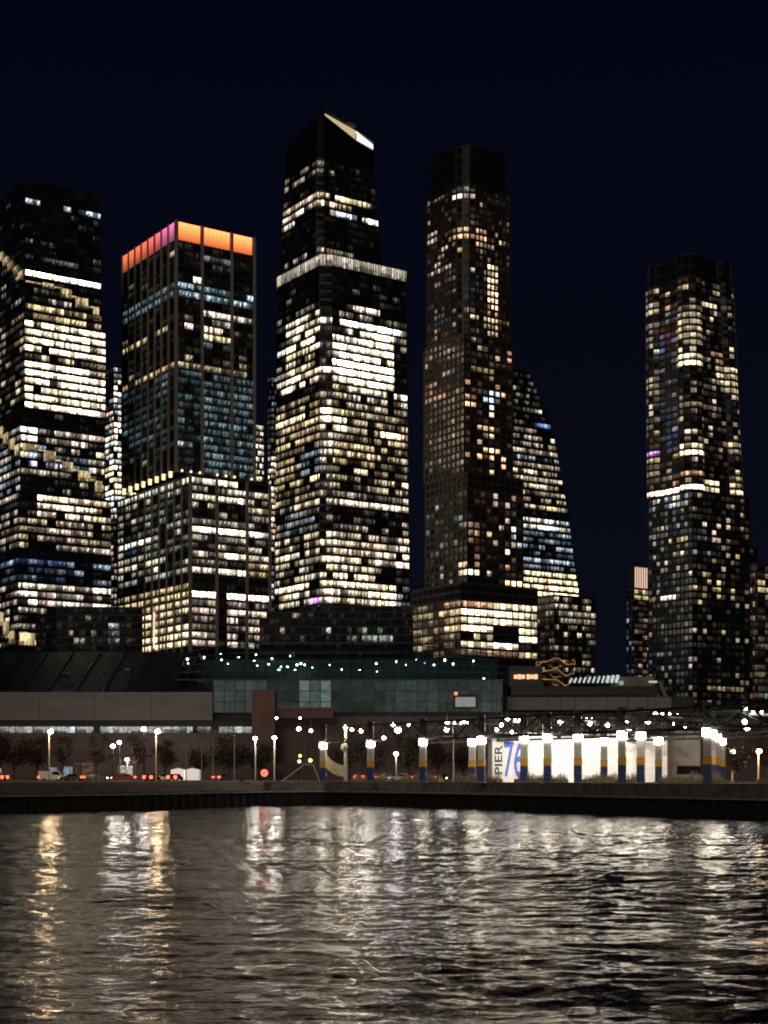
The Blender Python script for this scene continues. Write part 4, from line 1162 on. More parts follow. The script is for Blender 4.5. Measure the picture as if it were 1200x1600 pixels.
for y in (1062, 1079, 1096, 1113):
    mb = MB(); mb.box(((jx(HX0) + jx(HX1)) / 2, DJ + 2.02, jz(y)), (jx(HX1) - jx(HX0), .28, .15)); hp(mb, 'transom', M['mullion'])
mb = MB(); mb.box(((jx(HX0) + jx(HX1)) / 2, DJ + 22, (GZ + jz(1062)) / 2), (jx(HX1) - jx(HX0), 38, jz(1062) - GZ)); hp(mb, 'hall_core', M['wall_dark'])
# sloped glass roof with space-frame lamps behind
ybk = DJ + 26
def rp(px, f):            # point on the roof slope, f 0 (eave) .. 1 (ridge)
    yy = DJ + 2.2 + (ybk - DJ - 2.2) * f
    e = 1062 - f * 56 + 16 * max(0, (px - 640) / 150) * f + 12 * max(0, (350 - px) / 80) * f
    return ((px - 600) / F * DJ, yy, PZ(e, DJ) + (PZ(e, yy) - PZ(e, DJ)))
ncr, nrr = 30, 4
rx0, rx1 = 272, 790
for c in range(ncr):
    a = rx0 + (rx1 - rx0) * c / ncr; b = rx0 + (rx1 - rx0) * (c + 1) / ncr
    for r in range(nrr):
        f0, f1 = r / nrr, (r + 1) / nrr
        A, B, C_, D_ = Vector(rp(a, f0)), Vector(rp(b, f0)), Vector(rp(b, f1)), Vector(rp(a, f1))
        mid = (A + B + C_ + D_) / 4
        mb = MB()
        q = [mid + (v - mid) * .96 for v in (A, B, C_, D_)]
        mb.face(q); 
        o = hp(mb, 'roof_pane', M['clear'])
    mb = MB(); mb.beam(Vector(rp(a, 0)) + Vector((0, 0, .05)), Vector(rp(a, 1)) + Vector((0, 0, .05)), .14, .2); hp(mb, 'roof_rib', M['mullion'])
for r in range(nrr + 1):
    mb = MB()
    for c in range(6):
        a = rx0 + (rx1 - rx0) * c / 6; b = rx0 + (rx1 - rx0) * (c + 1) / 6
        mb.beam(rp(a, r / nrr), rp(b, r / nrr), .16, .2)
    hp(mb, 'purlin', M['mullion'])
mb = MB(); mb.box(((jx(rx0) + jx(rx1)) / 2, ybk + 1, (GZ + jz(1010)) / 2), (jx(rx1) - jx(rx0), 1, jz(1024) - GZ)); hp(mb, 'rear_wall', emit('hall_wall_glow', (.6, .95, .92), .012, False, (.03, .045, .045)))  # faint teal glow put into the wall for the lit interior
M['hall_lamp'] = emit('hall_lamp', (.85, 1, .95), 22.0, True)
lamps = [(293, 1030), (319, 1027), (345, 1022), (346, 1031), (356, 1037), (373, 1027), (400, 1023), (397, 1033), (402, 1040), (420, 1038), (425, 1029), (436, 1047), (439, 1042), (449, 1042), (453, 1025), (461, 1047), (464, 1039), (470, 1037), (476, 1039), (488, 1043), (515, 1039), (534, 1046), (562, 1047), (588, 1037), (589, 1049), (619, 1034), (634, 1039), (650, 1031), (664, 1036), (678, 1039), (695, 1031), (708, 1037), (740, 1033), (756, 1060), (588, 1063), (605, 1063)]
lm = MB(); lm.ball((0, 0, 0), .2, 6, 4); l0 = None
for (px, py) in lamps:
    # inside the hall, just under the sloped roof
    f = min(.97, max(.02, (1062 - py) / 56.0))
    y = DJ + 2.2 + (ybk - DJ - 2.2) * f + 1.2
    pos = ((px - 600) / F * y, y - DJ, PZ(py, y) - GZ)
    if l0 is None: l0 = lm.build('ceiling_lamp', M['hall_lamp'], hall); o = l0
    else: o = l0.copy(); COL.objects.link(o); o.parent = hall
    o.location = pos
    k_ = rj.uniform(.6, 1.25); o.scale = (k_, k_, k_)
# brown stair block and bridge in front of the hall
bt = empty('brown_block', (jx(412), DJ - 8, GZ), 0, 'plain brown rectangular block in front of the glass hall', 'building')
DB = DJ - 10
mb = MB(); w = (431 - 395) * DB / F
mb.box(((413 - 600) / F * DB, DB, (GZ + PZ(1079, DB)) / 2), (w, 6, PZ(1079, DB) - GZ)); o = mb.build('block', M['wall_brown'], bt); o.location = -bt.location
mb = MB(); xa, xb_ = (431 - 600) / F * DB, (521 - 600) / F * DB
mb.box(((xa + xb_) / 2, DB + 1, (PZ(1107, DB) + PZ(1122, DB)) / 2), (xb_ - xa, 3, 15 * DB / F)); o = mb.build('bridge', M['wall_brown'], bt); o.location = -bt.location
mb = MB(); mb.box(((xa + xb_) / 2, DB - .6, PZ(1106, DB)), (xb_ - xa, .3, .3)); o = mb.build('coping', M['wall_grey'], bt); o.location = -bt.location
# long dark podium under the hall, right of the block
pod = empty('podium_wall', (jx(800), DJ - 4, GZ), 0, 'long dark brown street wall below the glass hall, behind the pier', 'wall')
mb = MB(); xa, xb_ = jx(432), jx(1330); mb.box(((xa + xb_) / 2, DJ - 1.5, (GZ + jz(1114)) / 2), (xb_ - xa, 5, jz(1114) - GZ)); o = mb.build('wall_face', M['wall_plum'], pod); o.location = -pod.location
mb = MB(); mb.box(((xa + xb_) / 2, DJ - 2.2, jz(1116)), (xb_ - xa, 5.2, .7)); o = mb.build('coping', M['wall_dark'], pod); o.location = -pod.location
# sign board on the hall
sg = empty('sign_board', (jx(728), DJ - 1, jz(1090)), 0, 'small framed white sign board on the right end of the glass hall', 'sign')
mb = MB(); mb.box((jx(727), DJ - .6, jz(1096)), (5.6, .3, 3.2)); o = mb.build('frame', M['black_steel'], sg); o.location = -sg.location
mb = MB(); mb.box((jx(727), DJ - .8, jz(1097)), (4.6, .12, 2.2)); o = mb.build('board', emit('sign_board_glow', (.9, .88, .9), .16, False), sg); o.location = -sg.location
mb = MB(); mb.box((jx(712), DJ - .8, jz(1084)), (.7, .4, .7)); o = mb.build('beacon', emit('red_beacon', (1, .2, .12), 1.6, False), sg); o.location = -sg.location

# low roof terminal right of the hall
DL = 372.0
def lx(px): return (px - 600) / F * DL
low = empty('low_terminal', (lx(910), DL, GZ), 0, 'long low flat-roofed building with grey fascia right of the glass hall', 'building')
def lp(mb, name, m): 
    o = mb.build(name, m, low); o.location = -low.location; return o
mb = MB(); mb.box((lx(935), DL + 15, (GZ + PZ(1088, DL)) / 2), (lx(1090) - lx(788), 28, PZ(1088, DL) - GZ)); lp(mb, 'body', M['wall_dark'])
mb = MB(); mb.box((lx(920), DL - .2, (PZ(1089, DL) + PZ(1110, DL)) / 2), (lx(1044) - lx(788), 1, 20 * DL / F)); lp(mb, 'fascia', M['wall_grey'])
mb = MB(); mb.box((lx(914), DL + 6, (PZ(1072, DL) + PZ(1087, DL)) / 2), (lx(1030) - lx(800), 10, 14 * DL / F)); lp(mb, 'upper_roof', M['dark_metal'])
mb = MB(); mb.box((lx(996), DL + 8, (PZ(1056, DL) + PZ(1071, DL)) / 2), (lx(1034) - lx(972), 8, 15 * DL / F)); lp(mb, 'plant_room', M['concrete'])
mb = MB(); mb.beam((lx(1030), DL, PZ(1064, DL)), (lx(1043), DL, PZ(1096, DL)), .6, .8); lp(mb, 'raking_strut', M['concrete'])
tl = emit('teal_lamp', (.75, .95, .9), .6, False)
for k in range(11):
    px = 893 + k * 7.3; h_ = 7 + k * .5
    mb = MB(); mb.beam((lx(px - 1.5), DL + 2, PZ(1066, DL)), (lx(px + 2), DL + 2, PZ(1066 - h_, DL)), .72, .4); lp(mb, 'rooflight', tl)
mb = MB(); mb.ball((lx(974), DL + 3, PZ(1066, DL)), .6, 8, 6); lp(mb, 'globe_lamp', emit('globe_lamp', (.9, .85, .7), .3, False))
mb = MB(); mb.box((lx(1020), DL - .2, PZ(1066, DL) + .1), (2.0, .3, .5)); lp(mb, 'wall_lamp', emit('wall_lamp', (1, .8, .5), .5, False))
for k, px in enumerate((806, 812, 818, 826, 832, 838)):
    mb = MB(); mb.box((lx(px), DL + .9, PZ(1057, DL)), (.8, .3, .95 + .2 * (k % 2))); lp(mb, 'orange_window', emit('orange_window', (1, .5, .28), 1.3, False) if k == 0 else bpy.data.materials['orange_window'])
mb = MB(); mb.box((lx(822), DL + 6, (PZ(1040, DL) + PZ(1072, DL)) / 2), (lx(848) - lx(796), 9, 32 * DL / F)); lp(mb, 'side_block', M['dark_metal'])

# copper stair sculpture with light lines, flaring upward
DV = 690.0
ves = empty('stair_sculpture', (*PX(868, DV), GZ), 0, 'copper flaring stair structure outlined in orange light lines', 'sculpture')
gl = emit('copper_light', (1.0, .52, .18), .3, False)
M['copper'] = mat('copper', (.18, .085, .045), .35, metal=.6, var=.3)
def vz(py): return PZ(py, DV) - GZ
for lev, (yy, r_) in enumerate(((1036, 8.6), (1052, 8.2), (1066, 8.2), (1082, 7.4), (1100, 6.6), (1125, 5.8))):
    mbg = MB(); mbc = MB(); n = 60
    def pt(k, sc=1.0, dz=0.0):
        a = 2 * math.pi * k / n
        return (r_ * sc * math.cos(a), r_ * sc * math.sin(a), vz(yy) + 1.3 * math.sin(a * 3 + lev * .5 + .6) + .5 * math.sin(a * 7) + dz)
    for k in range(n):
        mbg.beam(pt(k), pt(k + 1), .24, .28)
        mbc.beam(pt(k, .95, -1.0), pt(k + 1, .95, -1.0), 1.5, .9)
        if k % 6 == 0: mbc.beam(pt(k, .95, -3.0), pt(k, .95, 1.5), .4, .4)
    mbg.build('light_line', gl, ves); mbc.build('stair_flight', M['copper'], ves)

# ================================================================== the pier: painted columns, steel frame, lamps
M['pier_blue'] = mat('blue_sleeve', (0.035, 0.055, 0.20), .5, var=.2, scale=1.2)
M['pier_yellow'] = mat('yellow_sleeve', (0.80, 0.42, 0.03), .5, var=.12, scale=1.2)
M['pier_white'] = mat('white_sleeve', (0.60, 0.58, 0.52), .6, var=.22, scale=1.4, stretch=(1, 1, .35))
M['emblem'] = mat('white_emblem', (0.8, 0.8, 0.8), .5, var=.05)
M['col_lamp'] = emit('column_lamp', (1.0, .90, .72), 42.0, True)
HC = 7.0
def column(px, D, label, rz=-.25, lampside=False):
    x, y = PX(px, D)
    t = empty('pier_column', (x, y, GZ), rz, label, 'column', 'painted pier columns'); t['kind'] = 'thing'
    def b(name, z0, z1, w, m, par=t):
        mb = MB(); mb.box((0, 0, (z0 + z1) / 2), (w, w, z1 - z0)); return mb.build(name, m, par)
    b('blue_sleeve', 0.0, 2.5, 1.02, M['pier_blue'])
    b('yellow_band', 2.5, 3.55, 1.06, M['pier_yellow'])
    b('white_sleeve', 3.55, 6.1, .98, M['pier_white'])
    mb = MB()
    mb.box((0, 0, 6.5), (.9, .9, .9)); mb.build('lamp_head', M['pier_white'], t)
    mb = MB()
    for sx, sy in ((0, -1), (0, 1), (1, 0), (-1, 0)):
        mb.box((sx * .52, sy * .52, 6.45), (.62 if sx == 0 else .16, .62 if sy == 0 else .16, 1.0))
    mb.build('lamp', M['col_lamp'], t)
    mb = MB(); mb.box((-.42, .2, 8.6), (.34, .5, 3.2)); mb.box((.0, .2, 8.6), (.8, .06, 3.2)); mb.box((.42, .2, 8.6), (.06, .5, 3.2)); mb.build('steel_post', M['black_steel'], t)
    mb = MB(); mb.box((0, 0, .09), (1.5, 1.5, .18)); mb.build('base_plate', M['concrete'], t)
    # painted wave emblem on the blue sleeve, right-hand face
    mb = MB()
    for k, (yy, zz, ww) in enumerate(((-.1, 1.42, .8), (.05, 1.22, .6))):
        mb.box((.52, yy, zz), (.02, ww, .09))
    mb.build('emblem', M['emblem'], t)
    return t
row = []
names = ['seventh', 'sixth', 'fifth', 'fourth', 'third', 'second', 'first']
for i in range(7):
    x, y = 40 - 8.45 * i, 190 + 13.5 * i
    row.append((x, y))
    column(600 + x / y * F, y, 'blue, yellow and white lamp column, %s from the left along the quay edge' % names[i])
column(738, 245, 'blue and yellow lamp column close beside the fourth quay-edge column')
column(819, 224, 'blue and yellow lamp column standing in front of the painted digit six')
column(903, 213, 'blue and yellow lamp column before the middle of the white shed')
column(1001, 204, 'blue and yellow lamp column before the right part of the white shed')
column(944, 240, 'smaller lamp column against the white shed, between two nearer columns')
column(1029, 236, 'smaller lamp column at the right end of the white shed')
column(1112, 199, 'lamp column second in the tight row of four at the right')
column(1120, 214, 'lamp column third in the tight row of four at the right')
column(1128, 238, 'farthest and smallest lamp column in the tight row of four at the right')

# steel roof frame left standing over the pier
def truss(p, q, label, z0=10.9, z1=13.6, step=4.0):
    p = Vector((*p, 0)); q = Vector((*q, 0)); L_ = (q - p).length
    t = empty('steel_truss', (p.x, p.y, GZ), 0, label, 'truss', 'steel roof frame over the pier')
    o_ = Vector((p.x, p.y, GZ))
    def part(mb, nm):
        o = mb.build(nm, M['black_steel'], t); o.location = -o_
    for nm, z in (('top_chord', z1), ('bottom_chord', z0)):
        mb = MB(); mb.beam(p + Vector((0, 0, z)), q + Vector((0, 0, z)), .3, .32); part(mb, nm)
    n = max(2, int(L_ / step))
    for k in range(n):
        a, b = p.lerp(q, k / n), p.lerp(q, (k + 1) / n)
        mb = MB()
        if k % 2: mb.beam(a + Vector((0, 0, z1 - .1)), b + Vector((0, 0, z0 + .1)), .16, .18)
        else: mb.beam(a + Vector((0, 0, z0 + .1)), b + Vector((0, 0, z1 - .1)), .16, .18)
        part(mb, 'brace')
        mb = MB(); mb.beam(a + Vector((0, 0, z0 + .12)), a + Vector((0, 0, z1 - .12)), .14, .14); part(mb, 'strut')
    return t
def onrow(i, off): return (40 - 8.45 * i + .845 * off, 190 + 13.5 * i + .53 * off)
truss(onrow(-1.2, 0), onrow(6, 0), 'long dark steel truss along the quay edge above the front columns')
truss(onrow(-1.0, 16), onrow(5.4, 16), 'long dark steel truss above the second line of columns')
truss(onrow(-.8, 34), onrow(4.6, 34), 'long dark steel truss farthest back, over the white shed')
for i, nm in zip((0, 1, 2, 3, 4), ('nearest the right edge', 'over the shed right end', 'over the shed middle', 'over the shed left end', 'left of the shed')):
    truss(onrow(i, .4), onrow(i, 33.6), 'dark steel cross truss ' + nm, 11.35, 13.2, 5.0)

# white shed with painted lettering
DS = 254.0
def sx(px): return (px - 600) / F * DS
shed = empty('white_shed', (sx(906), DS, GZ), 0, 'floodlit white panel shed on the pier with blue painted pier number', 'shed')
def sp_(mb, nm, m, par=None):
    o = mb.build(nm, m, par or shed)
    o.location = -Vector((sx(906), DS, GZ)); return o
M['shed_white'] = mat('shed_white', (.72, .68, .63), .6, var=.12, scale=.8, bump=.15, bscale=1.5, stretch=(1, 1, 12))
M['shed_trim'] = mat('shed_trim', (.45, .42, .40), .6)
zs = PZ(1147, DS)
mb = MB(); mb.box((sx(906), DS + 5.2, (GZ + zs) / 2), (sx(1043) - sx(769), 10, zs - GZ - .1)); sp_(mb, 'shed_core', M['shed_trim'])
seams = [769, 803, 845, 862, 901, 937, 957, 970, 992, 1008, 1030, 1043]
for a, b in zip(seams[:-1], seams[1:]):
    nb = 7
    for k in range(nb):
        za = GZ + (zs - GZ) * k / nb; zb_ = GZ + (zs - GZ) * (k + 1) / nb
        mb = MB(); mb.box(((sx(a) + sx(b)) / 2, DS + .1, (za + zb_) / 2), (sx(b) - sx(a) - .05, .12, zb_ - za - .035)); sp_(mb, 'wall_panel', M['shed_white'])
mb = MB(); mb.box((sx(906), DS + 4.9, zs + .12), (sx(1043) - sx(769) + .5, 11, .24)); sp_(mb, 'roof_edge', M['shed_trim'])
mb = MB(); mb.box((sx(858), DS - .05, (GZ + zs) / 2), (.22, .2, zs - GZ)); sp_(mb, 'downpipe', M['black_steel'])
M['letter_navy'] = mat('letter_navy', (.02, .025, .06), .6, var=.1)
M['letter_blue'] = mat('letter_blue', (.05, .12, .62), .6, var=.1)
def lettering(txt, name, size, loc, rot, m, sxk=1.0, bold=.0):
    cu = bpy.data.curves.new(name, 'FONT'); cu.body = txt; cu.size = size; cu.extrude = .02; cu.offset = bold
    ob = bpy.data.objects.new(name, cu); COL.objects.link(ob)
    dg = bpy.context.evaluated_depsgraph_get()
    me = bpy.data.meshes.new_from_object(ob.evaluated_get(dg))
    COL.objects.unlink(ob); bpy.data.objects.remove(ob)
    me.materials.clear(); me.materials.append(m)
    o = bpy.data.objects.new(name, me); COL.objects.link(o); o.parent = shed
    o.matrix_local = Matrix.Translation(Vector(loc) - Vector((sx(906), DS, GZ))) @ rot @ Matrix.Diagonal((sxk, 1, 1, 1))
    return o
up = Matrix.Rotation(R(90), 4, 'X')
lettering('76', 'number_lettering', 8.3, (sx(786), DS - .01, GZ + 1.0), up, M['letter_blue'], .42, .08)
lettering('PIER', 'name_lettering', 1.75, (sx(784.5), DS - .01, GZ + 1.2), Matrix.Rotation(R(-90), 4, 'Y') @ up, M['letter_navy'], 1.5, .03)
# grey side building right of the shed
side = empty('grey_store', (sx(1072), DS + 6, GZ), 0, 'plain grey gabled store wall beside the right end of the white shed', 'building')
mb = MB(); xa, xb_ = sx(1046), sx(1102)
mb.box(((xa + xb_) / 2, DS + 8, (GZ + PZ(1141, DS)) / 2), (xb_ - xa, 8, PZ(1141, DS) - GZ)); o = mb.build('wall', mat('store_grey', (.2, .19, .17), .8, var=.2), side); o.location = -side.location
mb = MB(); mb.box(((xa + xb_) / 2 + 1, DS + 3.9, PZ(1203, DS)), (4, .1, 1.4)); o = mb.build('window_band', M['dark_glass'], side); o.location = -side.location
mb = MB(); mb.box(((xa + xb_) / 2, DS + 8, PZ(1140, DS) + .1), (xb_ - xa + .6, 8.6, .25)); o = mb.build('roof_edge', M['dark_metal'], side); o.location = -side.location

# floodlights hung in the frame; each throws its own light
M['flood'] = emit('flood_lens', (1.0, .93, .86), 48.0, True)
M['flood_warm'] = emit('flood_lens_warm', (1.0, .74, .45), 120.0, True)
M['flood_violet'] = emit('flood_lens_cool', (.92, .84, 1.0), 42.0, True)
def floodlight(px, py, D, label, m='flood', s=.5, spot=0, aim=None, stem=True):
    x, y = PX(px, D); z = PZ(py, D)
    t = empty('floodlight', (x, y, z), 0, label, 'floodlight', 'floodlights over the pier')
    rot = Matrix.Rotation(R(-38), 4, 'X')
    def put(mb, nm, mm):
        o = mb.build(nm, mm, t); o.matrix_local = rot; return o
    mb = MB(); mb.box((0, .16, 0), (s * 1.25, .24, s * .95)); put(mb, 'housing', M['black_steel'])
    mb = MB(); mb.ball((0, -.0, 0), s * .66, 8, 6, .85); put(mb, 'lens', M[m])
    if stem:
        mb = MB(); mb.bar((0, .25, 0), (0, .25, max(.3, 17.3 - z)), .05, .05, 5); mb.build('stem', M['black_steel'], t)
    if spot:
        l = bpy.data.lights.new('flood_beam', 'SPOT'); l.energy = spot; l.spot_size = R(95); l.spot_blend = .8; l.shadow_soft_size = .25
        l.color = (1, .92, .82)
        lo = bpy.data.objects.new('flood_beam', l); COL.objects.link(lo); lo.parent = t
        a = Vector(aim) - Vector((x, y, z))
        lo.location = a.normalized() * .6
        lo.rotation_euler = a.to_track_quat('-Z', 'Y').to_euler()
    return t
def wall_at(px, py): return (sx(px), DS, PZ(py, DS))
P_ = 3800
floodlight(793, 1123, 236, 'floodlight topmost of three in a slanting line above the painted number', spot=P_ * .7, aim=wall_at(800, 1185))
floodlight(784, 1133, 236, 'floodlight middle of three in a slanting line above the painted number')
floodlight(776, 1140, 236, 'floodlight lowest of three in a slanting line above the painted number', s=.45)
floodlight(800, 1144, 244, 'small floodlight just above the painted digit seven', s=.42, spot=P_ * .5, aim=wall_at(800, 1190))
floodlight(858, 1137, 240, 'floodlight above the shed downpipe', spot=P_, aim=wall_at(850, 1180))
floodlight(876, 1129, 240, 'floodlight above the shed, right of the downpipe', s=.58, spot=P_ * 1.3, aim=wall_at(878, 1178))
floodlight(899, 1119, 232, 'floodlight at the left end of the lit bar above the shed middle')
floodlight(922, 1131, 240, 'floodlight above the shed just right of its middle', spot=P_ * 1.3, aim=wall_at(922, 1176))
floodlight(949, 1133, 240, 'floodlight above the small column against the shed', s=.55, spot=P_, aim=wall_at(950, 1180))
floodlight(980, 1126, 236, 'upper of two floodlights one above the other near the shed right part', spot=P_ * .35, aim=wall_at(985, 1180))
floodlight(983, 1140, 242, 'lower of two floodlights one above the other near the shed right part', s=.45, spot=P_ * .25, aim=wall_at(983, 1185))
floodlight(1012, 1128, 240, 'floodlight above the right end of the shed', s=.55, spot=P_ * .9, aim=wall_at(1014, 1178))
floodlight(1025, 1115, 225, 'floodlight at the left end of the lit bar above the shed right end', s=.55)
floodlight(1051, 1131, 240, 'floodlight before the grey store wall, higher of the pair', s=.52, spot=500, aim=(sx(1062), DS + 4, 7))
floodlight(1070, 1138, 240, 'floodlight before the grey store wall, lower of the pair', s=.48)
floodlight(1165, 1108, 196, 'topmost floodlight of the cluster at the right edge', s=.5)
floodlight(1163, 1128, 196, 'middle floodlight of the cluster at the right edge', s=.5)
floodlight(1167, 1137, 196, 'lowest floodlight of the cluster at the right edge', s=.6, spot=1500, aim=(42, 196, 4))
floodlight(614, 1132, 262, 'violet-white floodlight highest of the cluster left of the middle', 'flood_violet', s=.55)
floodlight(622, 1141, 262, 'large floodlight of the cluster left of the middle', 'flood_violet', s=.85)
floodlight(639, 1133, 262, 'small floodlight right of the big one, left of the middle', 'flood_violet', s=.4)
floodlight(600, 1153, 270, 'single low floodlight between the second and third columns', s=.5)
floodlight(699, 1128, 255, 'upper floodlight of the pair on the lamp mast near the middle', s=.55)
floodlight(698, 1140, 255, 'lower floodlight of the pair on the lamp mast near the middle', s=.62, spot=1200, aim=(8, 245, 4))
floodlight(725, 1128, 255, 'small floodlight on the arm of the lamp mast near the middle', s=.3)
floodlight(467, 1139, 285, 'bright floodlight left of the two over the traffic signals', s=.6)
floodlight(486, 1142, 285, 'dimmer wide floodlight right of the two over the traffic signals', s=.45)
floodlight(550, 1140, 275, 'small warm floodlight right of the lit pole', 'flood_warm', s=.42)
floodlight(564, 1142, 275, 'bright floodlight above the second column', s=.6, spot=900, aim=(-4, 262, 4))
floodlight(432, 1122, 300, 'tiny lamp under the left end of the brown bridge', s=.32)
floodlight(469, 1122, 300, 'tiny lamp under the middle of the brown bridge', s=.3)

# white light bars lit by the floods beside them
M['bar_white'] = mat('bar_white', (.8, .78, .72), .5, var=.1)
def light_bar(px0, px1, py, D, label):
    x0_, y = PX(px0, D); x1_, _ = PX(px1, D); z = PZ(py, D)
    t = empty('light_bar', (x0_, y, z), 0, label, 'light bar', 'white light bars over the pier')
    mb = MB(); mb.beam((0, 0, 0), (x1_ - x0_, 0, -.1), .35, .28); mb.build('bar', M['bar_white'], t)
    n = 3
    for k in range(n):
        xx = (x1_ - x0_) * (.2 + .3 * k)
        mb = MB(); mb.bar((xx, 0, .14), (xx + .12, 0, .75), .07, .05, 5); st = mb.build('bracket', M['black_steel'], t)
        mb = MB(); mb.ball((xx - .1, -.2, .28), .17 - .03 * k, 6, 4); mb.build('bulb', M['flood'], t)
light_bar(801, 824, 1128, 232, 'white light bar above the painted number')
light_bar(903, 931, 1126, 228, 'white light bar above the shed middle')
light_bar(1028, 1066, 1119, 222, 'white light bar above the shed right end')
light_bar(1169, 1212, 1116, 193, 'white light bar at the right edge of the frame')
light_bar(705, 738, 1132, 254, 'white light bar on the lamp mast near the middle')
mast = empty('lamp_mast', (*PX(708.5, 255), GZ), 0, 'slim grey lamp mast between the third and fourth quay columns', 'lamp post')
mb = MB(); mb.bar((0, 0, 0), (0, 0, PZ(1128, 255) - GZ), .16, .11, 8); mb.build('pole', M['limestone'], mast)
mb = MB(); mb.box((0, 0, .25), (.7, .7, .5)); mb.build('footing', M['concrete'], mast)

# ================================================================== street lamps along the highway
M['pole'] = mat('lamp_pole', (.55, .48, .38), .5, var=.12)
M['street_warm'] = emit('street_lamp_warm', (1.0, .66, .34), 62.0, True)
M['street_white'] = emit('street_lamp_white', (1.0, .9, .8), 45.0, True)
def street_lamp(px, ytop, D, label, m='street_warm', s=.5, e=500, arm=0.0, col=(1, .68, .38), polem='pole', prad=.16):
    x, y = PX(px, D); h = PZ(ytop, D) - GZ
    t = empty('street_lamp', (x, y, GZ), 0, label, 'street lamp', 'street lamps along the shore')
    mb = MB(); mb.bar((-arm, .0, 0), (-arm, .0, h + .1), prad, prad * .65, 8); mb.build('pole', M[polem], t)
    mb = MB(); mb.bar((-arm, 0, h + .05), (arm * .2, -.35, h + .25), .06, .05, 6); mb.build('arm', M[polem], t)
    mb = MB(); mb.ball((0, -.45, h), s, 10, 7, .8); mb.build('globe', M[m], t)
    mb = MB(); mb.box((0, -.45, h + s * .85), (s * 1.2, s * 1.2, .12)); mb.build('cap', M['black_steel'], t)
    mb = MB(); mb.box((-arm, 0, .2), (.6, .6, .4)); mb.build('footing', M['concrete'], t)
    if e:
        l = bpy.data.lights.new('lamp_light', 'POINT'); l.energy = e; l.shadow_soft_size = .4; l.color = col
        lo = bpy.data.objects.new('lamp_light', l); COL.objects.link(lo); lo.parent = t; lo.location = (0, -1.2, h - .5)
street_lamp(80, 1143, 300, 'tall warm street lamp at the far left, on a pale pole', e=1500, arm=.4)
street_lamp(247, 1143, 300, 'tall warm street lamp left of the flagpoles, on a pale pole', e=1500, arm=.4)
street_lamp(399, 1154, 290, 'white lamp on a grey pole left of the red marker', 'street_white', .42, 700, col=(1, .88, .75))
street_lamp(429, 1153, 292, 'pinkish white lamp right of the red marker', 'street_white', .42, 700, col=(1, .82, .7))
street_lamp(199, 1187, 325, 'short white lamp in front of the lit doorway', 'street_white', .40, 200, col=(1, .9, .8))
street_lamp(225, 1139, 340, 'bright white lamp high against the clerestory strip', 'street_white', .55, 500, col=(1, .97, .92), polem='black_steel')
street_lamp(177, 1166, 322, 'left of a close pair of white lamps among the bare branches', 'street_white', .50, 450, col=(1, .88, .8), polem='black_steel')
street_lamp(187, 1160, 323, 'right and higher of a close pair of white lamps among the branches', 'street_white', .42, 300, col=(1, .88, .8), polem='black_steel')
street_lamp(1144, 1175, 250, 'warm orange lamp low at the right, left of its pair', 'street_warm', .42, 600)
street_lamp(1185, 1174, 250, 'warm orange lamp low at the right edge', 'street_warm', .44, 600)
street_lamp(619, 1178, 300, 'small white lamp low behind the gap after the second column', 'street_white', .42, 250, col=(1, .9, .8))
street_lamp(540, 1136, 272, 'brightly lit tall white pole between the first and second columns', 'street_white', .40, 700, col=(1, .9, .7), prad=.34)
# rounded box on that pole
t = empty('pole_box', (*PX(538, 271.4), PZ(1168, 271.4)), 0, 'pale rounded box strapped halfway up the lit white pole', 'box')
mb = MB(); mb.ball((0, 0, 0), .62, 8, 6, 1.25); mb.build('shell', M['limestone'], t)
mb = MB(); mb.box((0, .15, 0), (1.35, .2, .16)); mb.build('strap', M['black_steel'], t)

# ================================================================== flagpoles, markers, signals
for px, yt, lab in ((291, 1167, 'first bare flagpole right of the tall warm lamp'), (315, 1163, 'second bare flagpole, beside the white tent'), (333, 1162, 'third bare flagpole, left of the round tree'), (366, 1150, 'tallest bare flagpole, in front of the round tree')):
    x, y = PX(px, 287); h = PZ(yt, 287) - GZ
    t = empty('flagpole', (x, y, GZ), 0, lab, 'flagpole', 'bare flagpoles')
    mb = MB(); mb.bar((0, 0, 0), (0, 0, h), .1, .05, 6); mb.build('pole', M['limestone'], t)
    mb = MB(); mb.ball((0, 0, h + .1), .14, 6, 4); mb.build('finial', M['limestone'], t)
    mb = MB(); mb.box((0, 0, .15), (.8, .8, .3)); mb.build('footing', M['concrete'], t)
M['red_light'] = emit('red_light', (1.0, .07, .03), 5.0, False)
M['white_light'] = emit('head_light', (1.0, .88, .72), 7.0, False)
M['amber'] = emit('amber_light', (1.0, .62, .08), 4.0, False)
M['green'] = emit('green_light', (.75, 1.0, .45), 3.0, False)
t = empty('red_marker', (*PX(410, 272), GZ), 0, 'round red navigation marker on a tilted post at the basin corner', 'marker')
mb = MB(); mb.bar((-.25, 0, 0), (.3, 0, 1.2), .12, .1, 6); mb.build('post', M['black_steel'], t)
mb = MB(); mb.bar((.35, .1, 1.6), (.35, -.1, 1.6), .62, .62, 14); mb.build('disc', M['red_light'], t)
mb = MB()
for k in (-1, 0, 1): mb.beam((.35 - .42 + k * .22, -.14, 1.25 + k * .05), (.35 + .25 + k * .22, -.14, 1.95 + k * .05), .04, .08)
mb.build('stripe', mat('marker_stripe', (.6, .4, .38), .6), t)
t = empty('bollard', (*PX(378, 270), GZ), 0, 'small dark mooring bollard on the quay left of the red marker', 'bollard')
mb = MB(); mb.bar((0, 0, 0), (0, 0, .55), .28, .22, 10); mb.build('stem', M['black_steel'], t)
mb = MB(); mb.bar((0, 0, .55), (0, 0, .75), .36, .32, 10); mb.build('head', M['black_steel'], t)
t = empty('traffic_signal', (*PX(477, 300), GZ), 0, 'traffic signal on a dark post, amber and pale green lights shining', 'traffic light')
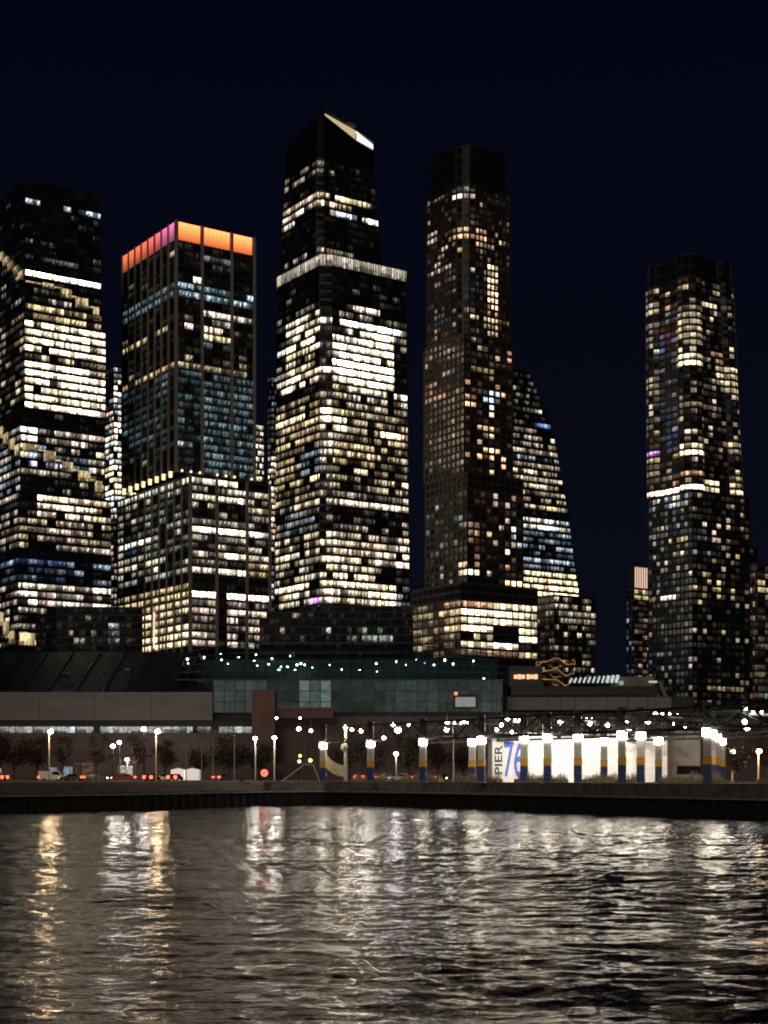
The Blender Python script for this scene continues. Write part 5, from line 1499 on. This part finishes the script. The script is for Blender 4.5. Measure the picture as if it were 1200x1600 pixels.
mb = MB(); mb.bar((0, 0, 0), (0, 0, 9), .13, .1, 6); mb.build('post', M['black_steel'], t)
mb = MB(); mb.box((-1.1, 0, 4.4), (.5, .35, 1.7)); mb.build('signal_head', M['black_steel'], t)
mb = MB(); mb.ball((-1.0, -.22, 5.0), .3, 8, 6); mb.build('amber_lens', M['amber'], t)
mb = MB(); mb.ball((-1.15, -.22, 3.9), .33, 8, 6); mb.build('green_lens', M['green'], t)
mb = MB(); mb.ball((1.0, -.22, 4.1), .36, 8, 6); mb.build('orange_lens', emit('orange_lens', (1, .42, .1), 8, False), t)
mb = MB(); mb.beam((-1.1, 0, 5.3), (1.2, 0, 5.3), .1, .1); mb.build('crossarm', M['black_steel'], t)
# raking timber legs near the signal
t = empty('trestle', (*PX(486, 282), GZ), 0, 'open trestle of pale raking legs beside the first column', 'trestle')
for a, b in ((-5.5, -1.2), (1.6, .4)):
    mb = MB(); mb.beam((a, 0, 0), (b, 0, 3.2), .22, .22); mb.build('leg', M['limestone'], t)
mb = MB(); mb.beam((-1.6, 0, 3.2), (.8, 0, 3.2), .22, .22); mb.build('crossbar', M['limestone'], t)
# bench shelter: black box kiosk
t = empty('kiosk', (*PX(451, 284), GZ), 0, 'low black kiosk on legs beside the traffic signal', 'kiosk')
mb = MB(); mb.box((0, 0, 2.3), (4.2, 2, 1.5)); mb.build('cabin', M['black_steel'], t)
for xx in (-1.9, 1.9):
    mb = MB(); mb.box((xx, 0, .78), (.2, 1.6, 1.56)); mb.build('leg', M['black_steel'], t)
mb = MB(); mb.box((0, 0, 3.1), (4.6, 2.3, .12)); mb.build('roof', M['dark_metal'], t)
mb = MB(); mb.box((-2.4, -.6, 1.7), (.1, .1, 3.3)); mb.build('post', M['black_steel'], t)

# curved canvas shade between the first columns
t = empty('canvas_shade', (*PX(523, 280), GZ), 0, 'curved beige canvas shade sweeping down beside the first column', 'canopy')
M['canvas'] = mat('canvas', (.5, .42, .26), .8, var=.15)
mb = MB(); n = 12
out = []; inn = []
for k in range(n + 1):
    a = R(180) + R(95) * k / n
    out.append((1.6 + 4.3 * math.cos(a), 6.0 + 5.0 * math.sin(a)))
    inn.append((2.2 + (4.1 - 1.0 * k / n) * math.cos(a), 6.6 + (4.6 - 1.2 * k / n) * math.sin(a)))
for k in range(n):
    for y0_, y1_, fl in ((-.6, .6, 0),):
        A, B, C_, D_ = out[k], out[k + 1], inn[k + 1], inn[k]
        mb.face([(A[0], y0_, A[1]), (B[0], y0_, B[1]), (C_[0], y0_, C_[1]), (D_[0], y0_, D_[1])])
        mb.face([(D_[0], y0_, D_[1]), (C_[0], y0_, C_[1]), (C_[0], y1_, C_[1]), (D_[0], y1_, D_[1])])
        mb.face([(A[0], y1_, A[1]), (B[0], y1_, B[1]), (B[0], y0_, B[1]), (A[0], y0_, A[1])])
mb.build('canvas', M['canvas'], t)
mb = MB(); mb.bar((-2.7, .3, 0), (-2.7, .3, 7.2), .1, .08, 6); mb.build('mast', M['black_steel'], t)
mb = MB(); mb.bar((2.1, .3, 0), (2.1, .3, 2.0), .1, .08, 6); mb.build('mast', M['black_steel'], t)

# white tent left of the flagpoles
t = empty('white_tent', (*PX(290, 318), GZ), 0, 'small lit white twin tent behind the flagpoles', 'tent')
M['tent'] = emit('tent_fabric', (1, .96, .9), .42, False, (.8, .8, .78))  # lit look put into the fabric as a faint glow
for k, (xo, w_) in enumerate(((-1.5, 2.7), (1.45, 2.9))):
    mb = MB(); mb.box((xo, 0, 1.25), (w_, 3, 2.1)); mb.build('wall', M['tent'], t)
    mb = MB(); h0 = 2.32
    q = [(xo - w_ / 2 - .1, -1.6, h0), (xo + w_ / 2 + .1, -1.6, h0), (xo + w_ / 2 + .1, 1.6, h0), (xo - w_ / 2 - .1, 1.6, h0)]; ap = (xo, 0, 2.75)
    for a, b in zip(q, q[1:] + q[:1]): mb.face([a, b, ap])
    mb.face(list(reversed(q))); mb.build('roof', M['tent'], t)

# ================================================================== vehicles
def paint(name, c): 
    m = mat(name, c, .25, var=.05); return m
M['tyre'] = mat('tyre', (.015, .015, .015), .8)
M['car_glass'] = mat('car_glass', (.012, .014, .016), .08)
cars_m = [paint('paint_black', (.02, .02, .022)), paint('paint_grey', (.16, .16, .165)), paint('paint_silver', (.4, .4, .41)), paint('paint_red', (.25, .02, .02)), paint('paint_white', (.6, .6, .6))]
def car(px, D, label, pm, rz=0, tail=1.0, head=True, van=False):
    x, y = PX(px, D)
    t = empty('van' if van else 'car', (x, y, GZ), rz, label, 'van' if van else 'car', 'vehicles on the shore road')
    L_, W_ = (5.2, 2.0) if van else (4.6, 1.82)
    if van: prof = [(-2.6, .35), (2.6, .35), (2.6, .95), (2.2, 1.15), (1.6, 2.05), (-2.5, 2.1), (-2.6, 1.9)]
    else: prof = [(-2.3, .35), (2.3, .32), (2.32, .72), (2.1, .86), (1.15, .98), (.45, 1.45), (-1.0, 1.48), (-1.75, 1.08), (-2.22, 1.0), (-2.32, .8)]
    mb = MB(); n = len(prof)
    def sh(xx, z): return W_ / 2 * (1.0 if z < 1.0 else .82)
    A = [(xx, -sh(xx, z), z) for xx, z in prof]; B = [(xx, sh(xx, z), z) for xx, z in prof]
    mb.face(A); mb.face(list(reversed(B)))
    for i in range(n):
        j = (i + 1) % n
        mb.face([A[j], A[i], B[i], B[j]])
    mb.build('body', pm, t)
    if not van:
        for s_ in (-1, 1):
            mb = MB(); yy = s_ * (W_ / 2 * .83 + .04)
            q = [(-1.5, yy * 1.08, 1.03), (.95, yy * 1.08, 1.03), (.38, yy, 1.38), (-.95, yy, 1.4)]
            mb.face(q if s_ < 0 else list(reversed(q))); mb.build('side_window', M['car_glass'], t)
        mb = MB(); mb.face([(1.13, -.74, 1.03), (1.13, .74, 1.03), (.5, .68, 1.43), (.5, -.68, 1.43)]); mb.build('windscreen', M['car_glass'], t)
    else:
        for s_ in (-1, 1):
            mb = MB(); yy = s_ * (W_ / 2 * .82 + .07)
            q = [(.2, yy, 1.3), (1.75, yy, 1.3), (1.45, yy, 1.9), (.2, yy, 1.95)]
            mb.face(q if s_ < 0 else list(reversed(q))); mb.build('side_window', M['car_glass'], t)
    for xx in (-1.45, 1.45):
        for s_ in (-1, 1):
            mb = MB(); mb.bar((xx, s_ * (W_ / 2 - .2), .33), (xx, s_ * (W_ / 2 + .02), .33), .33, .33, 14); wh = mb.build('wheel', M['tyre'], t)
            mb = MB(); mb.bar((xx, s_ * (W_ / 2 + .0), .33), (xx, s_ * (W_ / 2 + .04), .33), .2, .2, 10); mb.build('rim', M['concrete'], wh)
    for s_ in (-1, 1):
        mb = MB(); mb.box((-L_ / 2 + .02, s_ * W_ * .4, .85), (.3, .55, .36 if tail < 1.2 else .62)); mb.build('tail_light', M['red_light'], t)
        mb = MB(); mb.ball((L_ / 2 - .04, s_ * W_ * .38, .66), .17, 6, 4); mb.build('headlight', M['white_light'], t)
car(-6, 306, 'dark car at the left edge showing only red tail lights', cars_m[0], R(150), 1.5)
car(80, 312, 'white van behind the far left warm lamp', cars_m[4], R(15), van=True)
car(112, 305, 'dark car with a lit headlight and red tail light, right of the far left lamp', cars_m[0], R(172))
car(150, 318, 'grey car parked below the bare tree', cars_m[1], R(5))
car(193, 306, 'dark red car with glowing lights in front of the lit doorway', cars_m[3], R(186))
car(238, 303, 'black car with wide red tail lights at the second warm lamp', cars_m[0], R(75), 1.5)
car(256, 312, 'silver car showing small white headlights between two red-lit cars', cars_m[2], R(-80))
car(274, 303, 'black car with wide red tail lights left of the white tent', cars_m[0], R(80), 1.5)
car(348, 316, 'grey car with one red light under the round tree', cars_m[1], R(60))
car(563, 298, 'black car with cluster of red lights behind the second column', cars_m[0], R(85), 1.5)
car(580, 312, 'grey van behind the second column', cars_m[1], R(95), van=True)
car(602, 300, 'silver car with pale lights right of the second column', cars_m[2], R(-75))
car(625, 296, 'white car with red tail light left of the third column', cars_m[4], R(190))
car(690, 300, 'dark car with twin white headlights beside the lamp mast', cars_m[0], R(-85))

# ================================================================== trees
def leaf_mat(name, c):
    return mat(name, c, .7, var=.5, scale=.9)
M['leaf_dark'] = leaf_mat('leaf_dark', (.05, .055, .03)); M['leaf_plum'] = leaf_mat('leaf_plum', (.075, .045, .04)); M['bark'] = mat('bark', (.06, .045, .035), .9, var=.3, bump=.5)
M['dry_grass'] = mat('dry_grass', (.30, .24, .14), .85, var=.45, scale=2)
def tree(px, D, h, rx, label, lm, seed, nleaf=900, trunk=.28, sparse=False):
    r = random.Random(seed); x, y = PX(px, D)
    t = empty('tree', (x, y, GZ), 0, label, 'tree', 'trees along the shore road')
    mb = MB(); th = h * .38
    mb.bar((0, 0, 0), (r.uniform(-.2, .2), 0, th), trunk * .7, trunk * .45, 7)
    tips = []
    for k in range(9):
        a = r.uniform(0, 6.28); rr = rx * r.uniform(.4, .85); z1_ = r.uniform(.5, .95) * h
        b = (rr * math.cos(a), rr * math.sin(a), z1_); m_ = (b[0] * .4, b[1] * .4, th + (z1_ - th) * .45)
        mb.bar((0, 0, th * r.uniform(.6, 1)), m_, trunk * .35, trunk * .22, 5); mb.bar(m_, b, trunk * .22, trunk * .06, 5); tips.append(b); tips.append(m_)
        c2 = (b[0] + r.uniform(-1, 1), b[1] + r.uniform(-1, 1), b[2] + r.uniform(-.3, .9)); mb.bar(m_, c2, trunk * .14, trunk * .04, 4); tips.append(c2)
    mb.build('trunk', M['bark'], t)
    mb = MB()
    for k in range(nleaf):
        c = r.choice(tips); s_ = rx * (.16 if sparse else .27)
        p = Vector((c[0] + r.gauss(0, s_), c[1] + r.gauss(0, s_), c[2] + r.gauss(0, s_ * .8)))
        if p.z < h * .22: continue
        q = r.uniform(.16, .38)
        d1 = Vector((r.gauss(0, 1), r.gauss(0, 1), r.gauss(0, 1))).normalized(); d2 = d1.orthogonal().normalized()
        mb.face([p - d1 * q, p + d2 * q * .6, p + d1 * q, p - d2 * q * .6])
    mb.build('crown', lm, t)
tree(-8, 326, 9.0, 4.0, 'broad dark plum tree at the left edge', M['leaf_plum'], 1, 1500)
tree(22, 324, 9.2, 3.8, 'dark plum tree left of the far left warm lamp', M['leaf_plum'], 2, 1600)
tree(58, 328, 8.5, 3.0, 'dark plum tree close beside the far left lamp pole', M['leaf_plum'], 3, 1200)
tree(98, 322, 9.0, 2.6, 'thin dark tree just right of the far left lamp', M['leaf_plum'], 4, 800)
tree(150, 308, 9.5, 3.4, 'leaning tree with open branches before the pale doorway', M['leaf_plum'], 5, 500, sparse=True)
tree(212, 326, 9.6, 2.6, 'dark tree left of the second warm lamp', M['leaf_plum'], 6, 1000)
tree(258, 327, 8.8, 2.4, 'dark tree right of the second warm lamp', M['leaf_plum'], 7, 1000)
tree(311, 326, 6.2, 2.2, 'low tree behind the second flagpole', M['leaf_plum'], 8, 800)
tree(358, 322, 9.2, 3.8, 'full round dark green tree behind the tallest flagpole', M['leaf_dark'], 9, 2200)
tree(405, 322, 7.2, 2.6, 'dark green tree behind the white lamp left of the red marker', M['leaf_dark'], 10, 1200)
tree(545, 300, 7.5, 3.2, 'dark red-brown tree behind the lit white pole', M['leaf_plum'], 11, 1400)
tree(590, 306, 8.0, 3.2, 'dark tree behind the second and third columns gap', M['leaf_plum'], 12, 1200)
tree(640, 306, 8.2, 3.4, 'dark tree just left of the third column', M['leaf_dark'], 13, 1400)
tree(684, 300, 8.0, 3.2, 'dark tree right of the third column', M['leaf_plum'], 14, 1300)
tree(722, 300, 7.2, 2.8, 'dark tree behind the lamp mast arm', M['leaf_plum'], 15, 1100)
tree(1152, 246, 5.4, 1.8, 'small brown tree under the warm lamps at the right', M['leaf_plum'], 16, 700)
tree(1192, 262, 8.4, 3.4, 'dark tree at the right edge behind the warm lamps', M['leaf_plum'], 17, 1300)

# planters with dry grasses along the pier edge
def planter(cx, cy, L_, rz, label, seed):
    r = random.Random(seed)
    t = empty('planter', (cx, cy, GZ), rz, label, 'planter', 'grass planters on the pier')
    mb = MB(); mb.box((0, 0, .3), (L_, 1.2, .6)); mb.build('trough', mat('planter_wood_%d' % seed, (.22, .17, .11), .8, var=.3, scale=1.5), t)
    mb = MB()
    for k in range(int(L_ * 42)):
        x = r.uniform(-L_ / 2, L_ / 2); y = r.uniform(-.5, .5); hh = r.uniform(.4, 1.15) * (1 + .35 * math.sin(x * 1.7 + seed))
        a = r.uniform(0, 6.28); w_ = .05; lean = r.uniform(-.35, .35)
        mb.face([(x - w_ * math.cos(a), y - w_ * math.sin(a), .5), (x + w_ * math.cos(a), y + w_ * math.sin(a), .5), (x + lean, y + lean * .5, .5 + hh)])
    o = mb.build('grass', M['dry_grass'], t); o['kind'] = 'stuff'
rzp = math.atan2(13.5, -8.45)
words = ['behind the columns at the right edge', 'between the two columns nearest the right', 'before the shed right part', 'before the shed left part', 'left of the painted number', 'below the lamp mast', 'left of the third column']
for i in range(7):
    a = onrow(i - .5 if i else -.62, 5.0)
    planter(a[0], a[1], 11.5, rzp, 'wooden trough of dry tan grasses ' + words[i], 70 + i)
